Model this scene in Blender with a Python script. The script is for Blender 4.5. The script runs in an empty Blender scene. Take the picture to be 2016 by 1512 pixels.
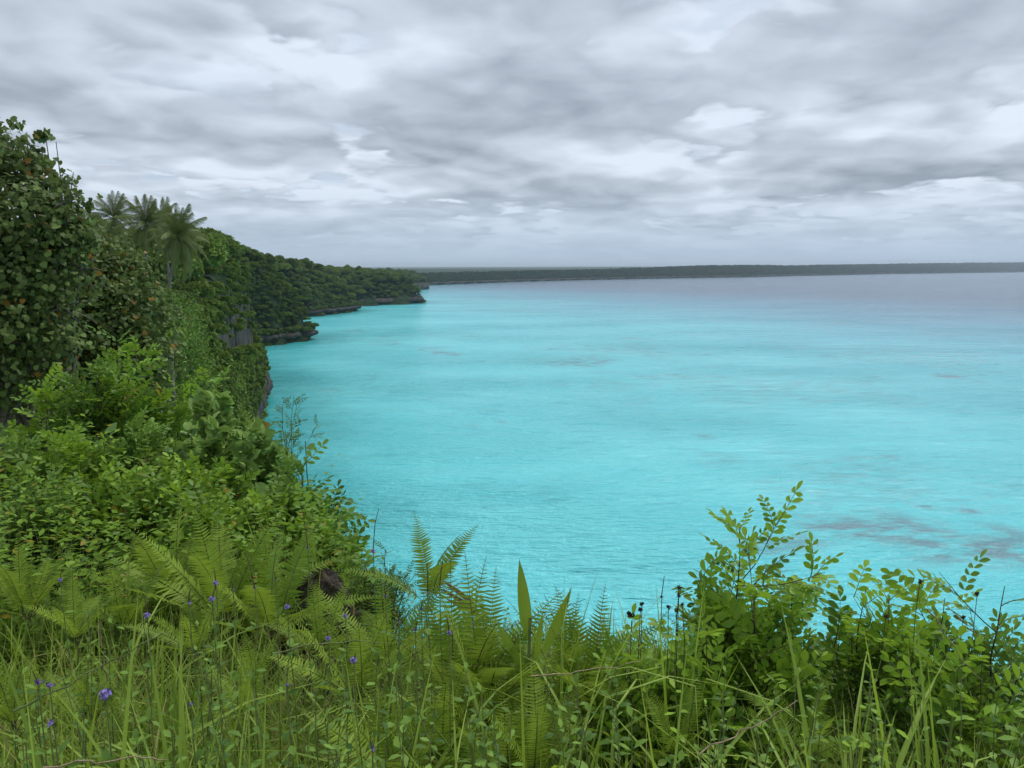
import bpy, math, random
import numpy as np
from mathutils import Vector, Matrix

rng = np.random.default_rng(7)
random.seed(7)
scene = bpy.context.scene
col = scene.collection
R = math.radians

# ------------------------------------------------------------------ camera
CAM_Z = 33.6
PITCH = R(9.0)
FPX = 1440.0
cam_data = bpy.data.cameras.new('camera')
cam_data.sensor_width = 36.0
cam_data.lens = 36.0 * FPX / 2016.0
cam_data.clip_start = 0.05
cam_data.clip_end = 120000.0
cam = bpy.data.objects.new('camera', cam_data)
cam.location = (0, 0, CAM_Z)
cam.rotation_euler = (R(90) - PITCH, 0, 0)
col.objects.link(cam)
scene.camera = cam

# ------------------------------------------------------------------ exposure
scene.view_settings.view_transform = 'Standard'
scene.view_settings.look = 'None'
scene.view_settings.gamma = 1.0
scene.view_settings.use_curve_mapping = False
scene.view_settings.exposure = 0.5
scene.cycles.max_bounces = 5
scene.cycles.diffuse_bounces = 3
scene.cycles.glossy_bounces = 2
scene.cycles.transmission_bounces = 3
scene.cycles.transparent_max_bounces = 4
scene.cycles.volume_bounces = 1
scene.cycles.sample_clamp_indirect = 6.0
scene.cycles.use_adaptive_sampling = False

# ------------------------------------------------------------------ node helpers
class NT:
    def __init__(self, tree):
        self.t = tree
        tree.nodes.clear()
    def n(self, kind, **kw):
        nd = self.t.nodes.new(kind)
        for k, v in kw.items():
            if k.startswith('i_'):
                key = k[2:]
                key = int(key) if key.isdigit() else key.replace('_', ' ')
                self.put(nd.inputs[key], v)
            else:
                setattr(nd, k, v)
        return nd
    def put(self, sock, v):
        if isinstance(v, bpy.types.NodeSocket):
            self.t.links.new(v, sock)
        else:
            sock.default_value = v
    def m(self, op, a, b=None, c=None, clamp=False):
        nd = self.t.nodes.new('ShaderNodeMath')
        nd.operation = op
        nd.use_clamp = clamp
        for i, v in enumerate((a, b, c)):
            if v is not None:
                self.put(nd.inputs[i], v)
        return nd.outputs[0]
    def v(self, op, a, b=None, scale=None):
        nd = self.t.nodes.new('ShaderNodeVectorMath')
        nd.operation = op
        self.put(nd.inputs[0], a)
        if b is not None:
            self.put(nd.inputs[1], b)
        if scale is not None:
            self.put(nd.inputs[3], scale)
        return nd.outputs[0]
    def mix(self, f, a, b):
        nd = self.t.nodes.new('ShaderNodeMix')
        nd.data_type = 'RGBA'
        self.put(nd.inputs[0], f)
        self.put(nd.inputs[6], a)
        self.put(nd.inputs[7], b)
        return nd.outputs[2]
    def rng(self, x, a, b, c=0.0, d=1.0, smooth=True):
        nd = self.t.nodes.new('ShaderNodeMapRange')
        nd.interpolation_type = 'SMOOTHSTEP' if smooth else 'LINEAR'
        for i, v in enumerate((x, a, b, c, d)):
            self.put(nd.inputs[i], v)
        return nd.outputs[0]
    def noise(self, vec, scale, detail=3.0, rough=0.5, lac=2.0, dist=0.0):
        nd = self.t.nodes.new('ShaderNodeTexNoise')
        self.put(nd.inputs['Vector'], vec)
        self.put(nd.inputs['Scale'], scale)
        self.put(nd.inputs['Detail'], detail)
        self.put(nd.inputs['Roughness'], rough)
        self.put(nd.inputs['Lacunarity'], lac)
        self.put(nd.inputs['Distortion'], dist)
        return nd.outputs[0]
    def link(self, a, b):
        self.t.links.new(a, b)

def C4(r, g, b):
    return (r, g, b, 1.0)

def ray_dir(px, py):
    u, v = (px - 1008) / FPX, (756 - py) / FPX
    r = np.array([u, math.cos(PITCH) + v * math.sin(PITCH), -math.sin(PITCH) + v * math.cos(PITCH)])
    return r / np.linalg.norm(r)

# ------------------------------------------------------------------ world: overcast sky with layered clouds
SUN_EL, SUN_AZ = R(58), R(35)      # azimuth measured from +Y towards +X
world = bpy.data.worlds.new('World')
scene.world = world
world.use_nodes = True
w = NT(world.node_tree)
sky = w.n('ShaderNodeTexSky', sky_type='NISHITA')
sky.sun_disc = False
sky.sun_elevation = SUN_EL
sky.sun_rotation = SUN_AZ
sky.air_density = 1.0
sky.dust_density = 2.0
tc = w.n('ShaderNodeTexCoord')
dirv = w.v('NORMALIZE', tc.outputs['Generated'])
sep = w.n('ShaderNodeSeparateXYZ', i_0=dirv)
dz = w.m('MAXIMUM', sep.outputs[2], 0.012)
inv = w.m('DIVIDE', 1.0, dz)
flat = w.n('ShaderNodeCombineXYZ', i_0=w.m('MULTIPLY', sep.outputs[0], inv), i_1=w.m('MULTIPLY', sep.outputs[1], inv)).outputs[0]
# one broad field says where the cloud masses are (plane coordinates, cloud base height = 1)
CLOUD_SPOTS = [  # where the masses and the gaps lie: px, py in the photograph, half sizes, weight
 (330,55,300,55,.16),(950,15,230,45,.18),(110,215,170,60,.20),(330,265,170,50,.15),(520,290,150,38,.13),(840,190,120,60,.14),(1060,215,170,62,.24),(1270,225,130,50,.16),
 (1010,345,190,42,.17),(1330,385,170,32,.12),(1700,345,250,45,.18),(1950,320,150,50,.14),(1640,130,200,60,.14),(1900,70,200,60,.18),(1560,300,120,40,.08),(620,440,160,20,.05),(1000,420,260,16,.07),
 (440,150,190,50,-.16),(620,60,70,60,-.10),(690,245,90,30,-.12),(1300,60,190,60,-.12),(1480,230,90,40,-.06),(600,365,150,35,-.12),(1500,440,250,20,-.08),(1350,330,90,22,-.05),(250,355,120,25,-.04),(760,110,60,60,-.08)]
spots = None
for (px, py, hw, hh, wt) in CLOUD_SPOTS:
    r0 = ray_dir(px, py); rL = ray_dir(px - hw, py); rU = ray_dir(px, py - hh); rD = ray_dir(px, py + hh)
    pc = (r0[0] / r0[2], r0[1] / r0[2])
    rx = abs(rL[0] / rL[2] - pc[0]); ry = abs(rU[1] / rU[2] - rD[1] / max(rD[2], .02)) / 2
    q = w.v('MULTIPLY', w.v('SUBTRACT', flat, (pc[0], pc[1], 0.0)), (1 / rx, 1 / ry, 0.0))
    d2 = w.n('ShaderNodeVectorMath', operation='DOT_PRODUCT', i_0=q, i_1=q).outputs['Value']
    g_ = w.m('MULTIPLY', w.m('EXPONENT', w.m('MULTIPLY', d2, -0.8)), wt)
    spots = g_ if spots is None else w.m('ADD', spots, g_)
LIGHT = C4(0.555, 0.615, 0.70)
DARK = C4(0.20, 0.236, 0.285)
zz_ = w.m('MAXIMUM', sep.outputs[2], 0.0)
def cloud_layer(lift, scale, seed, thr, gain, spread, spot_gain):
    """billowing layer: cover from the density here, shade from the cloud that lies above this point"""
    k_ = w.m('DIVIDE', scale, w.m('ADD', zz_, lift))
    P0 = w.v('ADD', w.n('ShaderNodeCombineXYZ', i_0=w.m('MULTIPLY', sep.outputs[0], k_), i_1=w.m('MULTIPLY', sep.outputs[1], k_)).outputs[0], (seed, seed * 0.7, 0.0))
    wob = w.n('ShaderNodeTexNoise', noise_dimensions='2D', i_Vector=P0); wob.inputs['Scale'].default_value = 2.2; wob.inputs['Detail'].default_value = 4.0
    P0 = w.v('ADD', P0, w.v('SCALE', w.v('SUBTRACT', wob.outputs['Color'], (0.5, 0.5, 0.5)), scale=0.24))
    D = []
    for f in (1.0, 0.960, 0.88):
        P = w.v('MULTIPLY_ADD' if False else 'ADD', w.v('MULTIPLY', P0, (f, f, 1.0)), (seed * (1 - f), seed * 0.7 * (1 - f), 0.0))
        fn = w.n('ShaderNodeTexNoise', noise_dimensions='2D', i_Vector=P)
        fn.inputs['Scale'].default_value = 1.25; fn.inputs['Detail'].default_value = 6.0 if f > 0.9 else 2.0; fn.inputs['Roughness'].default_value = 0.5
        vo = w.n('ShaderNodeTexVoronoi', feature='F1', voronoi_dimensions='2D', i_Vector=P)
        vo.inputs['Scale'].default_value = 4.6
        v2 = w.n('ShaderNodeTexVoronoi', feature='F1', voronoi_dimensions='2D', i_Vector=P)
        v2.inputs['Scale'].default_value = 10.5
        puff = w.m('ADD', w.m('MULTIPLY', vo.outputs['Distance'], -0.22), w.m('MULTIPLY', v2.outputs['Distance'], -0.05))
        D.append(w.m('ADD', w.m('MULTIPLY_ADD', fn.outputs[0], 1.25, w.m('MULTIPLY', spots, spot_gain)), w.m('ADD', puff, 0.08)))
    a_ = w.rng(w.m('SUBTRACT', D[0], thr), 0.0, spread, 0.0, 1.0)
    above = w.m('MAXIMUM', w.m('SUBTRACT', D[2], thr - 0.03), 0.0)
    deepn = w.m('SUBTRACT', 1.0, w.m('EXPONENT', w.m('MULTIPLY', above, -gain)))
    emboss = w.m('ADD', w.m('MULTIPLY', w.m('SUBTRACT', D[1], D[0]), 1.45), w.m('MULTIPLY', w.m('SUBTRACT', D[2], D[1]), 0.7))
    sh = w.m('ADD', w.m('MULTIPLY', deepn, 0.62), emboss)
    return a_, w.mix(w.rng(sh, -0.22, 0.98, smooth=False), LIGHT, DARK)
aN, cN = cloud_layer(0.16, 0.98, 3.7, 0.475, 4.0, 0.10, 1.15)
aM, cM = cloud_layer(0.12, 1.0, 23.1, 0.49, 4.0, 0.09, 0.5)
aF, cF = cloud_layer(0.08, 0.9, 11.3, 0.47, 3.5, 0.09, 0.3)
aF = w.m('MULTIPLY', aF, 0.7)
acc = w.mix(aN, w.mix(aM, cF, cM), cN)
aM = w.m('SUBTRACT', 1.0, w.m('MULTIPLY', w.m('SUBTRACT', 1.0, aM), w.m('SUBTRACT', 1.0, aF)))
aF = aM
T = w.m('MULTIPLY', w.m('SUBTRACT', 1.0, aN), w.m('SUBTRACT', 1.0, aF))
# high thin cloud sheet behind
hp = w.v('MULTIPLY', flat, (0.28, 0.55, 1.0))
hn = w.noise(hp, 1.0, 5.0, 0.55, 2.0, 0.4)
high = w.mix(w.rng(hn, 0.36, 0.66), C4(0.375, 0.45, 0.545), C4(0.53, 0.595, 0.685))
allc = w.mix(T, acc, high)
# clouds melt into the air near the horizon
hz = w.rng(sep.outputs[2], 0.0, 0.12, 0.90, 0.0)
allc = w.mix(hz, allc, C4(0.33, 0.42, 0.53))
below = w.rng(sep.outputs[2], -0.02, 0.0, 1.0, 0.0)
allc = w.mix(below, allc, C4(0.30, 0.42, 0.47))
bg1 = w.n('ShaderNodeBackground', i_0=sky.outputs[0], i_1=0.10)
bg2 = w.n('ShaderNodeBackground', i_0=allc, i_1=1.0)
mx = w.n('ShaderNodeMixShader', i_0=0.96, i_1=bg1.outputs[0], i_2=bg2.outputs[0])
wo = w.n('ShaderNodeOutputWorld', i_0=mx.outputs[0])
world.cycles.sampling_method = 'NONE'

sun_d = bpy.data.lights.new('sun', 'SUN')
sun_d.energy = 1.5
sun_d.angle = R(11)
sun_d.color = (1.0, 0.965, 0.90)
sun = bpy.data.objects.new('sun', sun_d)
sd = Vector((math.sin(SUN_AZ) * math.cos(SUN_EL), math.cos(SUN_AZ) * math.cos(SUN_EL), math.sin(SUN_EL)))
sun.rotation_euler = sd.to_track_quat('Z', 'Y').to_euler()
sun.location = (0, 0, 300)
col.objects.link(sun)

# ------------------------------------------------------------------ projections (photo pixel -> place)
cp, sp = math.cos(PITCH), math.sin(PITCH)
def ray(px, py):
    u, v = (px - 1008) / FPX, (756 - py) / FPX
    return np.array([u, cp + v * sp, -sp + v * cp])
def at(px, py, d):
    r = ray(px, py)
    r = r / r[1] * d
    return np.array([r[0], r[1], CAM_Z + r[2]])
def on_sea(px, py):
    r = ray(px, py)
    return r[:2] / -r[2] * CAM_Z

# ------------------------------------------------------------------ numpy noise
def _h(ix, iy, seed):
    n = (ix.astype(np.int64) * 374761393 + iy.astype(np.int64) * 668265263 + seed * 1442695041) & 0x7fffffff
    n = (n ^ (n >> 13)) * 1274126177 & 0x7fffffff
    return ((n ^ (n >> 16)) & 0xffff) / 65535.0
def vnoise(x, y, seed=0):
    x = np.asarray(x, float); y = np.asarray(y, float)
    ix, iy = np.floor(x), np.floor(y)
    fx, fy = x - ix, y - iy
    fx = fx * fx * (3 - 2 * fx); fy = fy * fy * (3 - 2 * fy)
    a, b = _h(ix, iy, seed), _h(ix + 1, iy, seed)
    c, d = _h(ix, iy + 1, seed), _h(ix + 1, iy + 1, seed)
    return (a + (b - a) * fx) * (1 - fy) + (c + (d - c) * fx) * fy
def fbm(x, y, seed=0, o=4):
    s, a, t = 0, 0.5, 0
    for k in range(o):
        s = s + a * vnoise(x * 2**k, y * 2**k, seed + k * 17)
        t += a; a *= 0.5
    return s / t
def sstep(a, b, x):
    t = np.clip((x - a) / (b - a), 0, 1)
    return t * t * (3 - 2 * t)

# ------------------------------------------------------------------ coast: x, y, cliff height, rise width, top height
COAST = np.array([
 (900,-900, 25,12,33),(200,-120, 25,8,33),(60,-12, 25,5,32.2),(22,2, 25,4,31.9),(9,6.2, 25,3.6,31.6),(3,6.6, 25,3.6,31.6),
 (0.2,6.8, 26,3.2,31.5),(-0.5,9.0, 28,2.2,30.4),(-1.6,12, 27,2.0,29.6),(-3.6,16, 26,2.4,29.0),(-7.5,23, 24,3,28.2),(-17,40, 20,5,29),(-24,60, 20,5,28),
 (-31,80, 19,5,27),(-38.5,100, 17,5,27.5),(-49,130, 14,5,30.5),(-59,165, 11,5,34.5),(-68.5,198, 9,4.5,36.5),
 (-84,232, 7,9,38),(-104,262, 6,10,38),(-118,292, 5,12,38),(-107,321, 4.0,16,38.5),(-94,349, 3.6,24,36),(-104,364, 4,20,35),
 (-138,400, 5,22,36),(-158,450, 5,26,36),(-160,495, 5,26,35),(-139,517, 4.0,28,34),(-121,586, 3.6,42,31),(-128,596, 4,40,31),
 (-165,625, 5,55,30),(-170,648, 5,45,28),(-136,663, 5,30,24),(-87,715, 6,24,22),(-92,735, 6,25,23),(-150,790, 8,40,26),(-215,900, 8,50,29),
 (-220,1020, 8,50,26),(-158,1120, 9,30,24),(-137,1210, 10,30,22),(-160,1240, 10,30,24),(-250,1330, 8,70,22),(-215,1440, 4,110,20),(-166,1469, 4,90,19),
 (-10,1800, 4.5,90,18),(170,2080, 5,120,20),(494,2437, 6,140,24),(900,2800, 7,160,33),(1272,3300, 8,200,40),(1700,3750, 9,220,35),(2255,4376, 9,300,42),
 (4480,6400, 12,400,62),(9500,10500, 14,500,90),(22000,17000, 14,800,120)], float)
LAND = np.vstack([COAST[:, :2], [(22000, 40000), (-30000, 40000), (-30000, -9000), (900, -9000)]])

def coast_field(x, y):
    """distance inland (negative at sea) and local shore parameters"""
    x = np.asarray(x, float).ravel(); y = np.asarray(y, float).ravel()
    best = np.full(x.shape, 1e18); par = np.zeros((x.size, 3))
    for i in range(len(COAST) - 1):
        a, b = COAST[i], COAST[i + 1]
        ex, ey = b[0] - a[0], b[1] - a[1]
        t = np.clip(((x - a[0]) * ex + (y - a[1]) * ey) / (ex * ex + ey * ey), 0, 1)
        d = (x - a[0] - t * ex) ** 2 + (y - a[1] - t * ey) ** 2
        k = d < best
        best[k] = d[k]
        par[k] = a[2:] + t[k, None] * (b[2:] - a[2:])
    inside = np.zeros(x.shape, bool)
    n = len(LAND)
    for i in range(n):
        x1, y1 = LAND[i]; x2, y2 = LAND[(i + 1) % n]
        c = (y1 > y) != (y2 > y)
        with np.errstate(divide='ignore', invalid='ignore'):
            xi = (x2 - x1) * (y - y1) / (y2 - y1 + 1e-12) + x1
        inside ^= c & (x < xi)
    s = np.sqrt(best)
    return np.where(inside, s, -s), par

def ground(x, y):
    shp = np.shape(x)
    s, p = coast_field(x, y)
    xr, yr = np.ravel(np.asarray(x, float)), np.ravel(np.asarray(y, float))
    r = np.hypot(xr, yr)
    c, wd, H = p[:, 0], p[:, 1], p[:, 2]
    rug = np.clip(r / 60, 0, 1)
    s2 = s + (fbm(xr / 9, yr / 9, 3) - 0.5) * 5 * rug * sstep(0, 6, s)
    z = -3.0 * (s2 < 1.2) + c * sstep(1.0, 2.4, s2)
    rise = np.clip(s2 / wd, 0, 1)
    z = z + (H - c) * (1 - (1 - rise) ** 1.7)
    z = z + (fbm(xr / 60, yr / 60, 11) - 0.5) * 5 * rug * sstep(10, 60, s) + (fbm(xr / 2.3, yr / 2.3, 5) - 0.5) * 0.18
    z = z + 0.03 * np.clip(s - 60, 0, 200) * rug * (yr > 40) * (yr < 1250) - np.clip((s - 350) / 60, 0, 14) * (yr > 1250)
    z = np.where(s < 0.9, -3 + 0 * z, z)
    # the place where the photographer stands: nearly level ground that drops left and ahead
    z = np.where(r < 9, np.minimum(z, 32.05 - 0.05 * np.maximum(yr, 0) ** 1.3), z)
    return z.reshape(shp)

# ------------------------------------------------------------------ mesh building
def new_mesh(name, V, faces_by_n, mats=(), tint=None, mat_idx=None, smooth=True):
    """faces_by_n: list of (F, n) int arrays"""
    me = bpy.data.meshes.new(name)
    V = np.asarray(V, np.float32)
    faces_by_n = [np.asarray(f, np.int32) for f in faces_by_n if len(f)]
    nl = sum(f.size for f in faces_by_n); nf = sum(len(f) for f in faces_by_n)
    me.vertices.add(len(V)); me.vertices.foreach_set('co', V.ravel())
    me.loops.add(nl); me.polygons.add(nf)
    me.loops.foreach_set('vertex_index', np.concatenate([f.ravel() for f in faces_by_n]))
    tot = np.concatenate([np.full(len(f), f.shape[1], np.int32) for f in faces_by_n])
    start = np.concatenate([[0], np.cumsum(tot)[:-1]]).astype(np.int32)
    me.polygons.foreach_set('loop_start', start)
    if mat_idx is not None:
        me.polygons.foreach_set('material_index', np.asarray(mat_idx, np.int32))
    me.polygons.foreach_set('use_smooth', np.full(nf, smooth))
    for m in mats:
        me.materials.append(m)
    if tint is not None:
        at_ = me.attributes.new('tint', 'FLOAT', 'POINT')
        at_.data.foreach_set('value', np.asarray(tint, np.float32))
    me.update(calc_edges=True)
    return me

class Geo:
    def __init__(self):
        self.V, self.T, self.F3, self.F4, self.M3, self.M4, self.n = [], [], [], [], [], [], 0
    def add(self, V, F3=(), F4=(), tint=0.5, mat=0):
        V = np.asarray(V, float)
        self.V.append(V)
        self.T.append(np.broadcast_to(np.asarray(tint, float), (len(V),)).copy())
        if len(F3):
            f = np.asarray(F3, np.int64) + self.n; self.F3.append(f); self.M3.append(np.full(len(f), mat))
        if len(F4):
            f = np.asarray(F4, np.int64) + self.n; self.F4.append(f); self.M4.append(np.full(len(f), mat))
        self.n += len(V)
        return self
    def inst(self, tpl, mats, locs, tint, mat=0):
        """tpl = (V, F3, F4, shade per vertex); mats (N,3,3) whose columns are the axes"""
        V, F3, F4 = tpl[0], tpl[1], tpl[2]
        n, k = len(locs), len(V)
        if n == 0:
            return self
        W = np.einsum('nij,kj->nki', mats, V) + np.asarray(locs)[:, None, :]
        t = np.repeat(np.broadcast_to(np.asarray(tint, float), (n,)), k)
        off = (np.arange(n) * k)[:, None, None]
        f3 = (np.asarray(F3, np.int64)[None] + off).reshape(-1, 3) if len(F3) else ()
        f4 = (np.asarray(F4, np.int64)[None] + off).reshape(-1, 4) if len(F4) else ()
        return self.add(W.reshape(-1, 3), f3, f4, t, mat)
    def tube(self, pts, rad, sides=5, tint=0.5, mat=0):
        P = np.asarray(pts, float); n = len(P)
        rad = np.broadcast_to(np.asarray(rad, float), (n,))
        D = np.gradient(P, axis=0); D /= np.linalg.norm(D, axis=1)[:, None] + 1e-12
        ref = np.where(np.abs(D[:, 2:3]) > 0.9, np.array([[1.0, 0, 0]]), np.array([[0, 0, 1.0]]))
        U = np.cross(D, ref); U /= np.linalg.norm(U, axis=1)[:, None] + 1e-12
        W = np.cross(D, U)
        a = np.arange(sides) * 2 * np.pi / sides
        V = P[:, None] + rad[:, None, None] * (np.cos(a)[None, :, None] * U[:, None] + np.sin(a)[None, :, None] * W[:, None])
        i = np.arange(n - 1)[:, None] * sides; j = np.arange(sides)[None]; j2 = (j + 1) % sides
        F = np.stack([i + j, i + j2, i + sides + j2, i + sides + j], -1).reshape(-1, 4)
        return self.add(V.reshape(-1, 3), (), F, tint, mat)
    def mesh(self, name, mats):
        F, M = [], []
        if self.F3: F.append(np.concatenate(self.F3)); M.append(np.concatenate(self.M3))
        if self.F4: F.append(np.concatenate(self.F4)); M.append(np.concatenate(self.M4))
        return new_mesh(name, np.concatenate(self.V), F, mats, np.concatenate(self.T), np.concatenate(M))
    def arrays(self):
        return (np.concatenate(self.V), np.concatenate(self.F3) if self.F3 else np.zeros((0, 3), int),
                np.concatenate(self.F4) if self.F4 else np.zeros((0, 4), int))

def norm(a):
    a = np.asarray(a, float)
    return a / (np.linalg.norm(a, axis=-1, keepdims=True) + 1e-12)
def frames(y, up, scale=1.0):
    """(N,3,3) with local +Y along y and local +Z near up"""
    y = norm(y); up = np.broadcast_to(np.asarray(up, float), y.shape)
    x = norm(np.cross(y, up)); z = np.cross(x, y)
    s = np.broadcast_to(np.asarray(scale, float), (len(y),))
    return np.stack([x, y, z], -1) * s[:, None, None]

def link(name, data, parent=None, loc=(0, 0, 0), m3=None, label=None, cat=None, group=None, kind=None):
    o = bpy.data.objects.new(name, data)
    if m3 is not None:
        M = Matrix([list(r) for r in np.asarray(m3)]).to_4x4()
        M.translation = Vector([float(c) for c in loc])
        o.matrix_local = M
    else:
        o.location = [float(c) for c in loc]
    if parent is not None:
        o.parent = parent
    col.objects.link(o)
    if label: o['label'] = label
    if cat: o['category'] = cat
    if group: o['group'] = group
    if kind: o['kind'] = kind
    return o
def copy_tree(o, parent=None):
    c = o.copy(); col.objects.link(c)
    if parent is not None:
        c.parent = parent
    for ch in o.children:
        copy_tree(ch, c)
    return c

# ------------------------------------------------------------------ materials
def mat_new(name):
    m = bpy.data.materials.new(name); m.use_nodes = True
    return m, NT(m.node_tree)

def leaf_mat(name, dark, light, old=(0.32, 0.13, 0.02), old_at=0.97, trans=0.28, rough=0.5, spec=0.35, vary=0.22):
    """tint attribute: 0 dark leaf .. 1 light leaf, above old_at a withered one"""
    m, n = mat_new(name)
    a = n.n('ShaderNodeAttribute', attribute_name='tint')
    oi = n.n('ShaderNodeObjectInfo')
    geo = n.n('ShaderNodeNewGeometry')
    t = n.m('ADD', a.outputs['Fac'], n.m('MULTIPLY_ADD', oi.outputs['Random'], vary, -vary / 2))
    c = n.mix(n.rng(t, 0.05, 0.9, smooth=False), C4(*dark), C4(*light))
    o = n.m('GREATER_THAN', a.outputs['Fac'], old_at)
    c = n.mix(o, c, C4(*old))
    tcn = n.n('ShaderNodeTexCoord')
    nz = n.noise(tcn.outputs['Object'], 9.0, 2.0)
    c = n.mix(n.rng(nz, 0.35, 0.7, 0.0, 0.22), c, n.mix(0.5, c, C4(light[0] * 1.4, light[1] * 1.05, light[2])))
    c2 = n.mix(geo.outputs['Backfacing'], c, n.mix(0.35, c, C4(light[0] * 1.1, light[1], light[2] * 2.2)))
    b = n.n('ShaderNodeBsdfPrincipled', i_Base_Color=c2, i_Roughness=rough)
    b.inputs['Specular IOR Level'].default_value = spec
    tr = n.n('ShaderNodeBsdfTranslucent', i_Color=n.mix(0.3, c, C4(light[0] * 1.5, light[1] * 1.35, light[2])))
    mxs = n.n('ShaderNodeMixShader', i_0=trans, i_1=b.outputs[0], i_2=tr.outputs[0])
    n.n('ShaderNodeOutputMaterial', i_0=mxs.outputs[0])
    return m

def bark_mat(name, c1, c2, scale=6.0, rough=0.9):
    m, n = mat_new(name)
    tcn = n.n('ShaderNodeTexCoord')
    nz = n.noise(n.v('MULTIPLY', tcn.outputs['Object'], (1, 1, 0.35)), scale, 6.0, 0.65)
    c = n.mix(n.rng(nz, 0.3, 0.7), C4(*c1), C4(*c2))
    b = n.n('ShaderNodeBsdfPrincipled', i_Base_Color=c, i_Roughness=rough)
    bp = n.n('ShaderNodeBump', i_Strength=0.6, i_Distance=0.05, i_Height=nz)
    n.link(bp.outputs[0], b.inputs['Normal'])
    n.n('ShaderNodeOutputMaterial', i_0=b.outputs[0])
    return m

M_far = leaf_mat('far_leaves', (0.024, 0.062, 0.011), (0.20, 0.30, 0.050), (0.20, 0.15, 0.05), 0.985, 0.22, 0.65, 0.18, 0.62)
M_dist = leaf_mat('distant_leaves', (0.012, 0.034, 0.014), (0.085, 0.135, 0.05), (0.10, 0.09, 0.05), 0.985, 0.15, 0.7, 0.1, 0.5)
M_hib = leaf_mat('heart_leaves', (0.030, 0.060, 0.014), (0.20, 0.285, 0.075), (0.34, 0.17, 0.03), 0.968, 0.25, 0.55, 0.2)
M_round = leaf_mat('round_leaves', (0.075, 0.165, 0.035), (0.27, 0.42, 0.09), (0.32, 0.18, 0.03), 0.975, 0.28, 0.55, 0.25)
M_pin = leaf_mat('compound_leaves', (0.042, 0.12, 0.014), (0.29, 0.48, 0.04), (0.34, 0.24, 0.03), 0.985, 0.36, 0.45, 0.22)
M_fern = leaf_mat('fern_leaves', (0.065, 0.14, 0.014), (0.30, 0.44, 0.045), (0.22, 0.12, 0.03), 0.985, 0.38, 0.5, 0.22)
M_grass = leaf_mat('grass_leaves', (0.075, 0.165, 0.018), (0.36, 0.52, 0.06), (0.42, 0.31, 0.14), 0.93, 0.34, 0.5, 0.25)
M_weed = leaf_mat('weed_leaves', (0.036, 0.10, 0.016), (0.23, 0.39, 0.06), (0.28, 0.18, 0.06), 0.975, 0.28, 0.55, 0.2)
M_palm = leaf_mat('palm_leaves', (0.05, 0.095, 0.018), (0.20, 0.245, 0.055), (0.30, 0.18, 0.04), 0.90, 0.22, 0.5, 0.25)
M_dead = leaf_mat('dead_leaves', (0.14, 0.085, 0.035), (0.32, 0.21, 0.11), (0.30, 0.10, 0.05), 0.9, 0.1, 0.8, 0.2)
M_bark = bark_mat('grey_bark', (0.10, 0.085, 0.065), (0.27, 0.24, 0.20))
M_stem = bark_mat('dark_stem', (0.045, 0.028, 0.018), (0.13, 0.085, 0.05), 20)
M_green = bark_mat('green_stem', (0.10, 0.15, 0.035), (0.24, 0.28, 0.09), 25, 0.6)
M_straw = bark_mat('dry_stem', (0.22, 0.16, 0.08), (0.42, 0.34, 0.20), 25, 0.8)

# ------------------------------------------------------------------ sea
def polar(azs, rs):
    A, Rr = np.meshgrid(azs, rs)
    return np.sin(A) * Rr, np.cos(A) * Rr
def grid_faces(nr, na):
    i = np.arange(nr - 1)[:, None] * na; j = np.arange(na - 1)[None]
    return np.stack([i + j, i + j + 1, i + na + j + 1, i + na + j], -1).reshape(-1, 4)

azs = R(1) * np.concatenate([np.linspace(-180, -42, 40)[:-1], np.linspace(-42, 42, 281), np.linspace(42, 180, 40)[1:]])
rs = np.concatenate([[2.0], np.geomspace(14, 28000, 280)])
X, Y = polar(azs, rs)
V = np.stack([X.ravel(), Y.ravel(), np.zeros(X.size)], -1)
PATCHES = [  # px, py, half width, half height (photo pixels), strength
 (1150,712,115,13,.55),(1320,738,150,12,.4),(1480,765,150,12,.35),(1885,741,60,6,.95),(1560,790,220,16,.3),
 (870,696,50,5,.65),(770,662,60,6,.35),(830,686,60,5,.5),(735,745,28,4,.6),(760,675,70,10,.3),(680,655,55,9,.35),
 (1822,996,44,12,.95),(1915,1006,34,7,.8),(1940,978,40,7,.4),(1640,940,22,5,.6),(1755,898,35,5,.45),(1690,905,30,5,.3),(1750,975,25,5,.4),
 (1540,1025,40,10,.6),(1760,960,360,120,.30),(1500,760,420,50,.28),(1750,700,260,40,.25),(1180,690,200,26,.3),(1680,1040,300,50,.8),(1880,1075,260,60,.9),(1560,1060,160,34,.6),(1980,1050,90,26,.7),(1800,1110,160,20,.4),(1420,905,60,20,.35),(1530,950,90,18,.3),
 (1000,610,60,4,.25),(1250,668,55,4,.4),(1400,700,90,5,.3),(1630,640,60,3,.35),(1850,655,90,4,.4),(1760,690,70,4,.3),(1450,826,90,8,.25)]
PATCHES += [(float(rng.uniform(620, 2000)), float(rng.uniform(610, 860)), float(rng.uniform(12, 45)), float(rng.uniform(2, 5)), float(rng.uniform(.15, .45))) for _ in range(45)]
reef = np.zeros(len(V))
wx = (fbm(V[:, 0] / 14, V[:, 1] / 14, 41) - .5); wy = (fbm(V[:, 0] / 14, V[:, 1] / 14, 42) - .5)
for (px, py, hw, hh, st) in PATCHES:
    c0 = on_sea(px, py); d0 = c0[1]
    rx = hw / FPX * d0; ry = hh * d0 * d0 / (CAM_Z * FPX)
    q = np.sqrt(((V[:, 0] - c0[0]) / rx + wx * 1.6) ** 2 + ((V[:, 1] - c0[1]) / ry + wy * 1.6) ** 2)
    reef = np.maximum(reef, st * (1 - sstep(0.2, 1.0, q)))
mid = sstep(40, 520, 0.93 * V[:, 0] + 0.37 * V[:, 1] + (fbm(V[:, 0] / 60, V[:, 1] / 60, 29) - .5) * 120)
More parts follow.
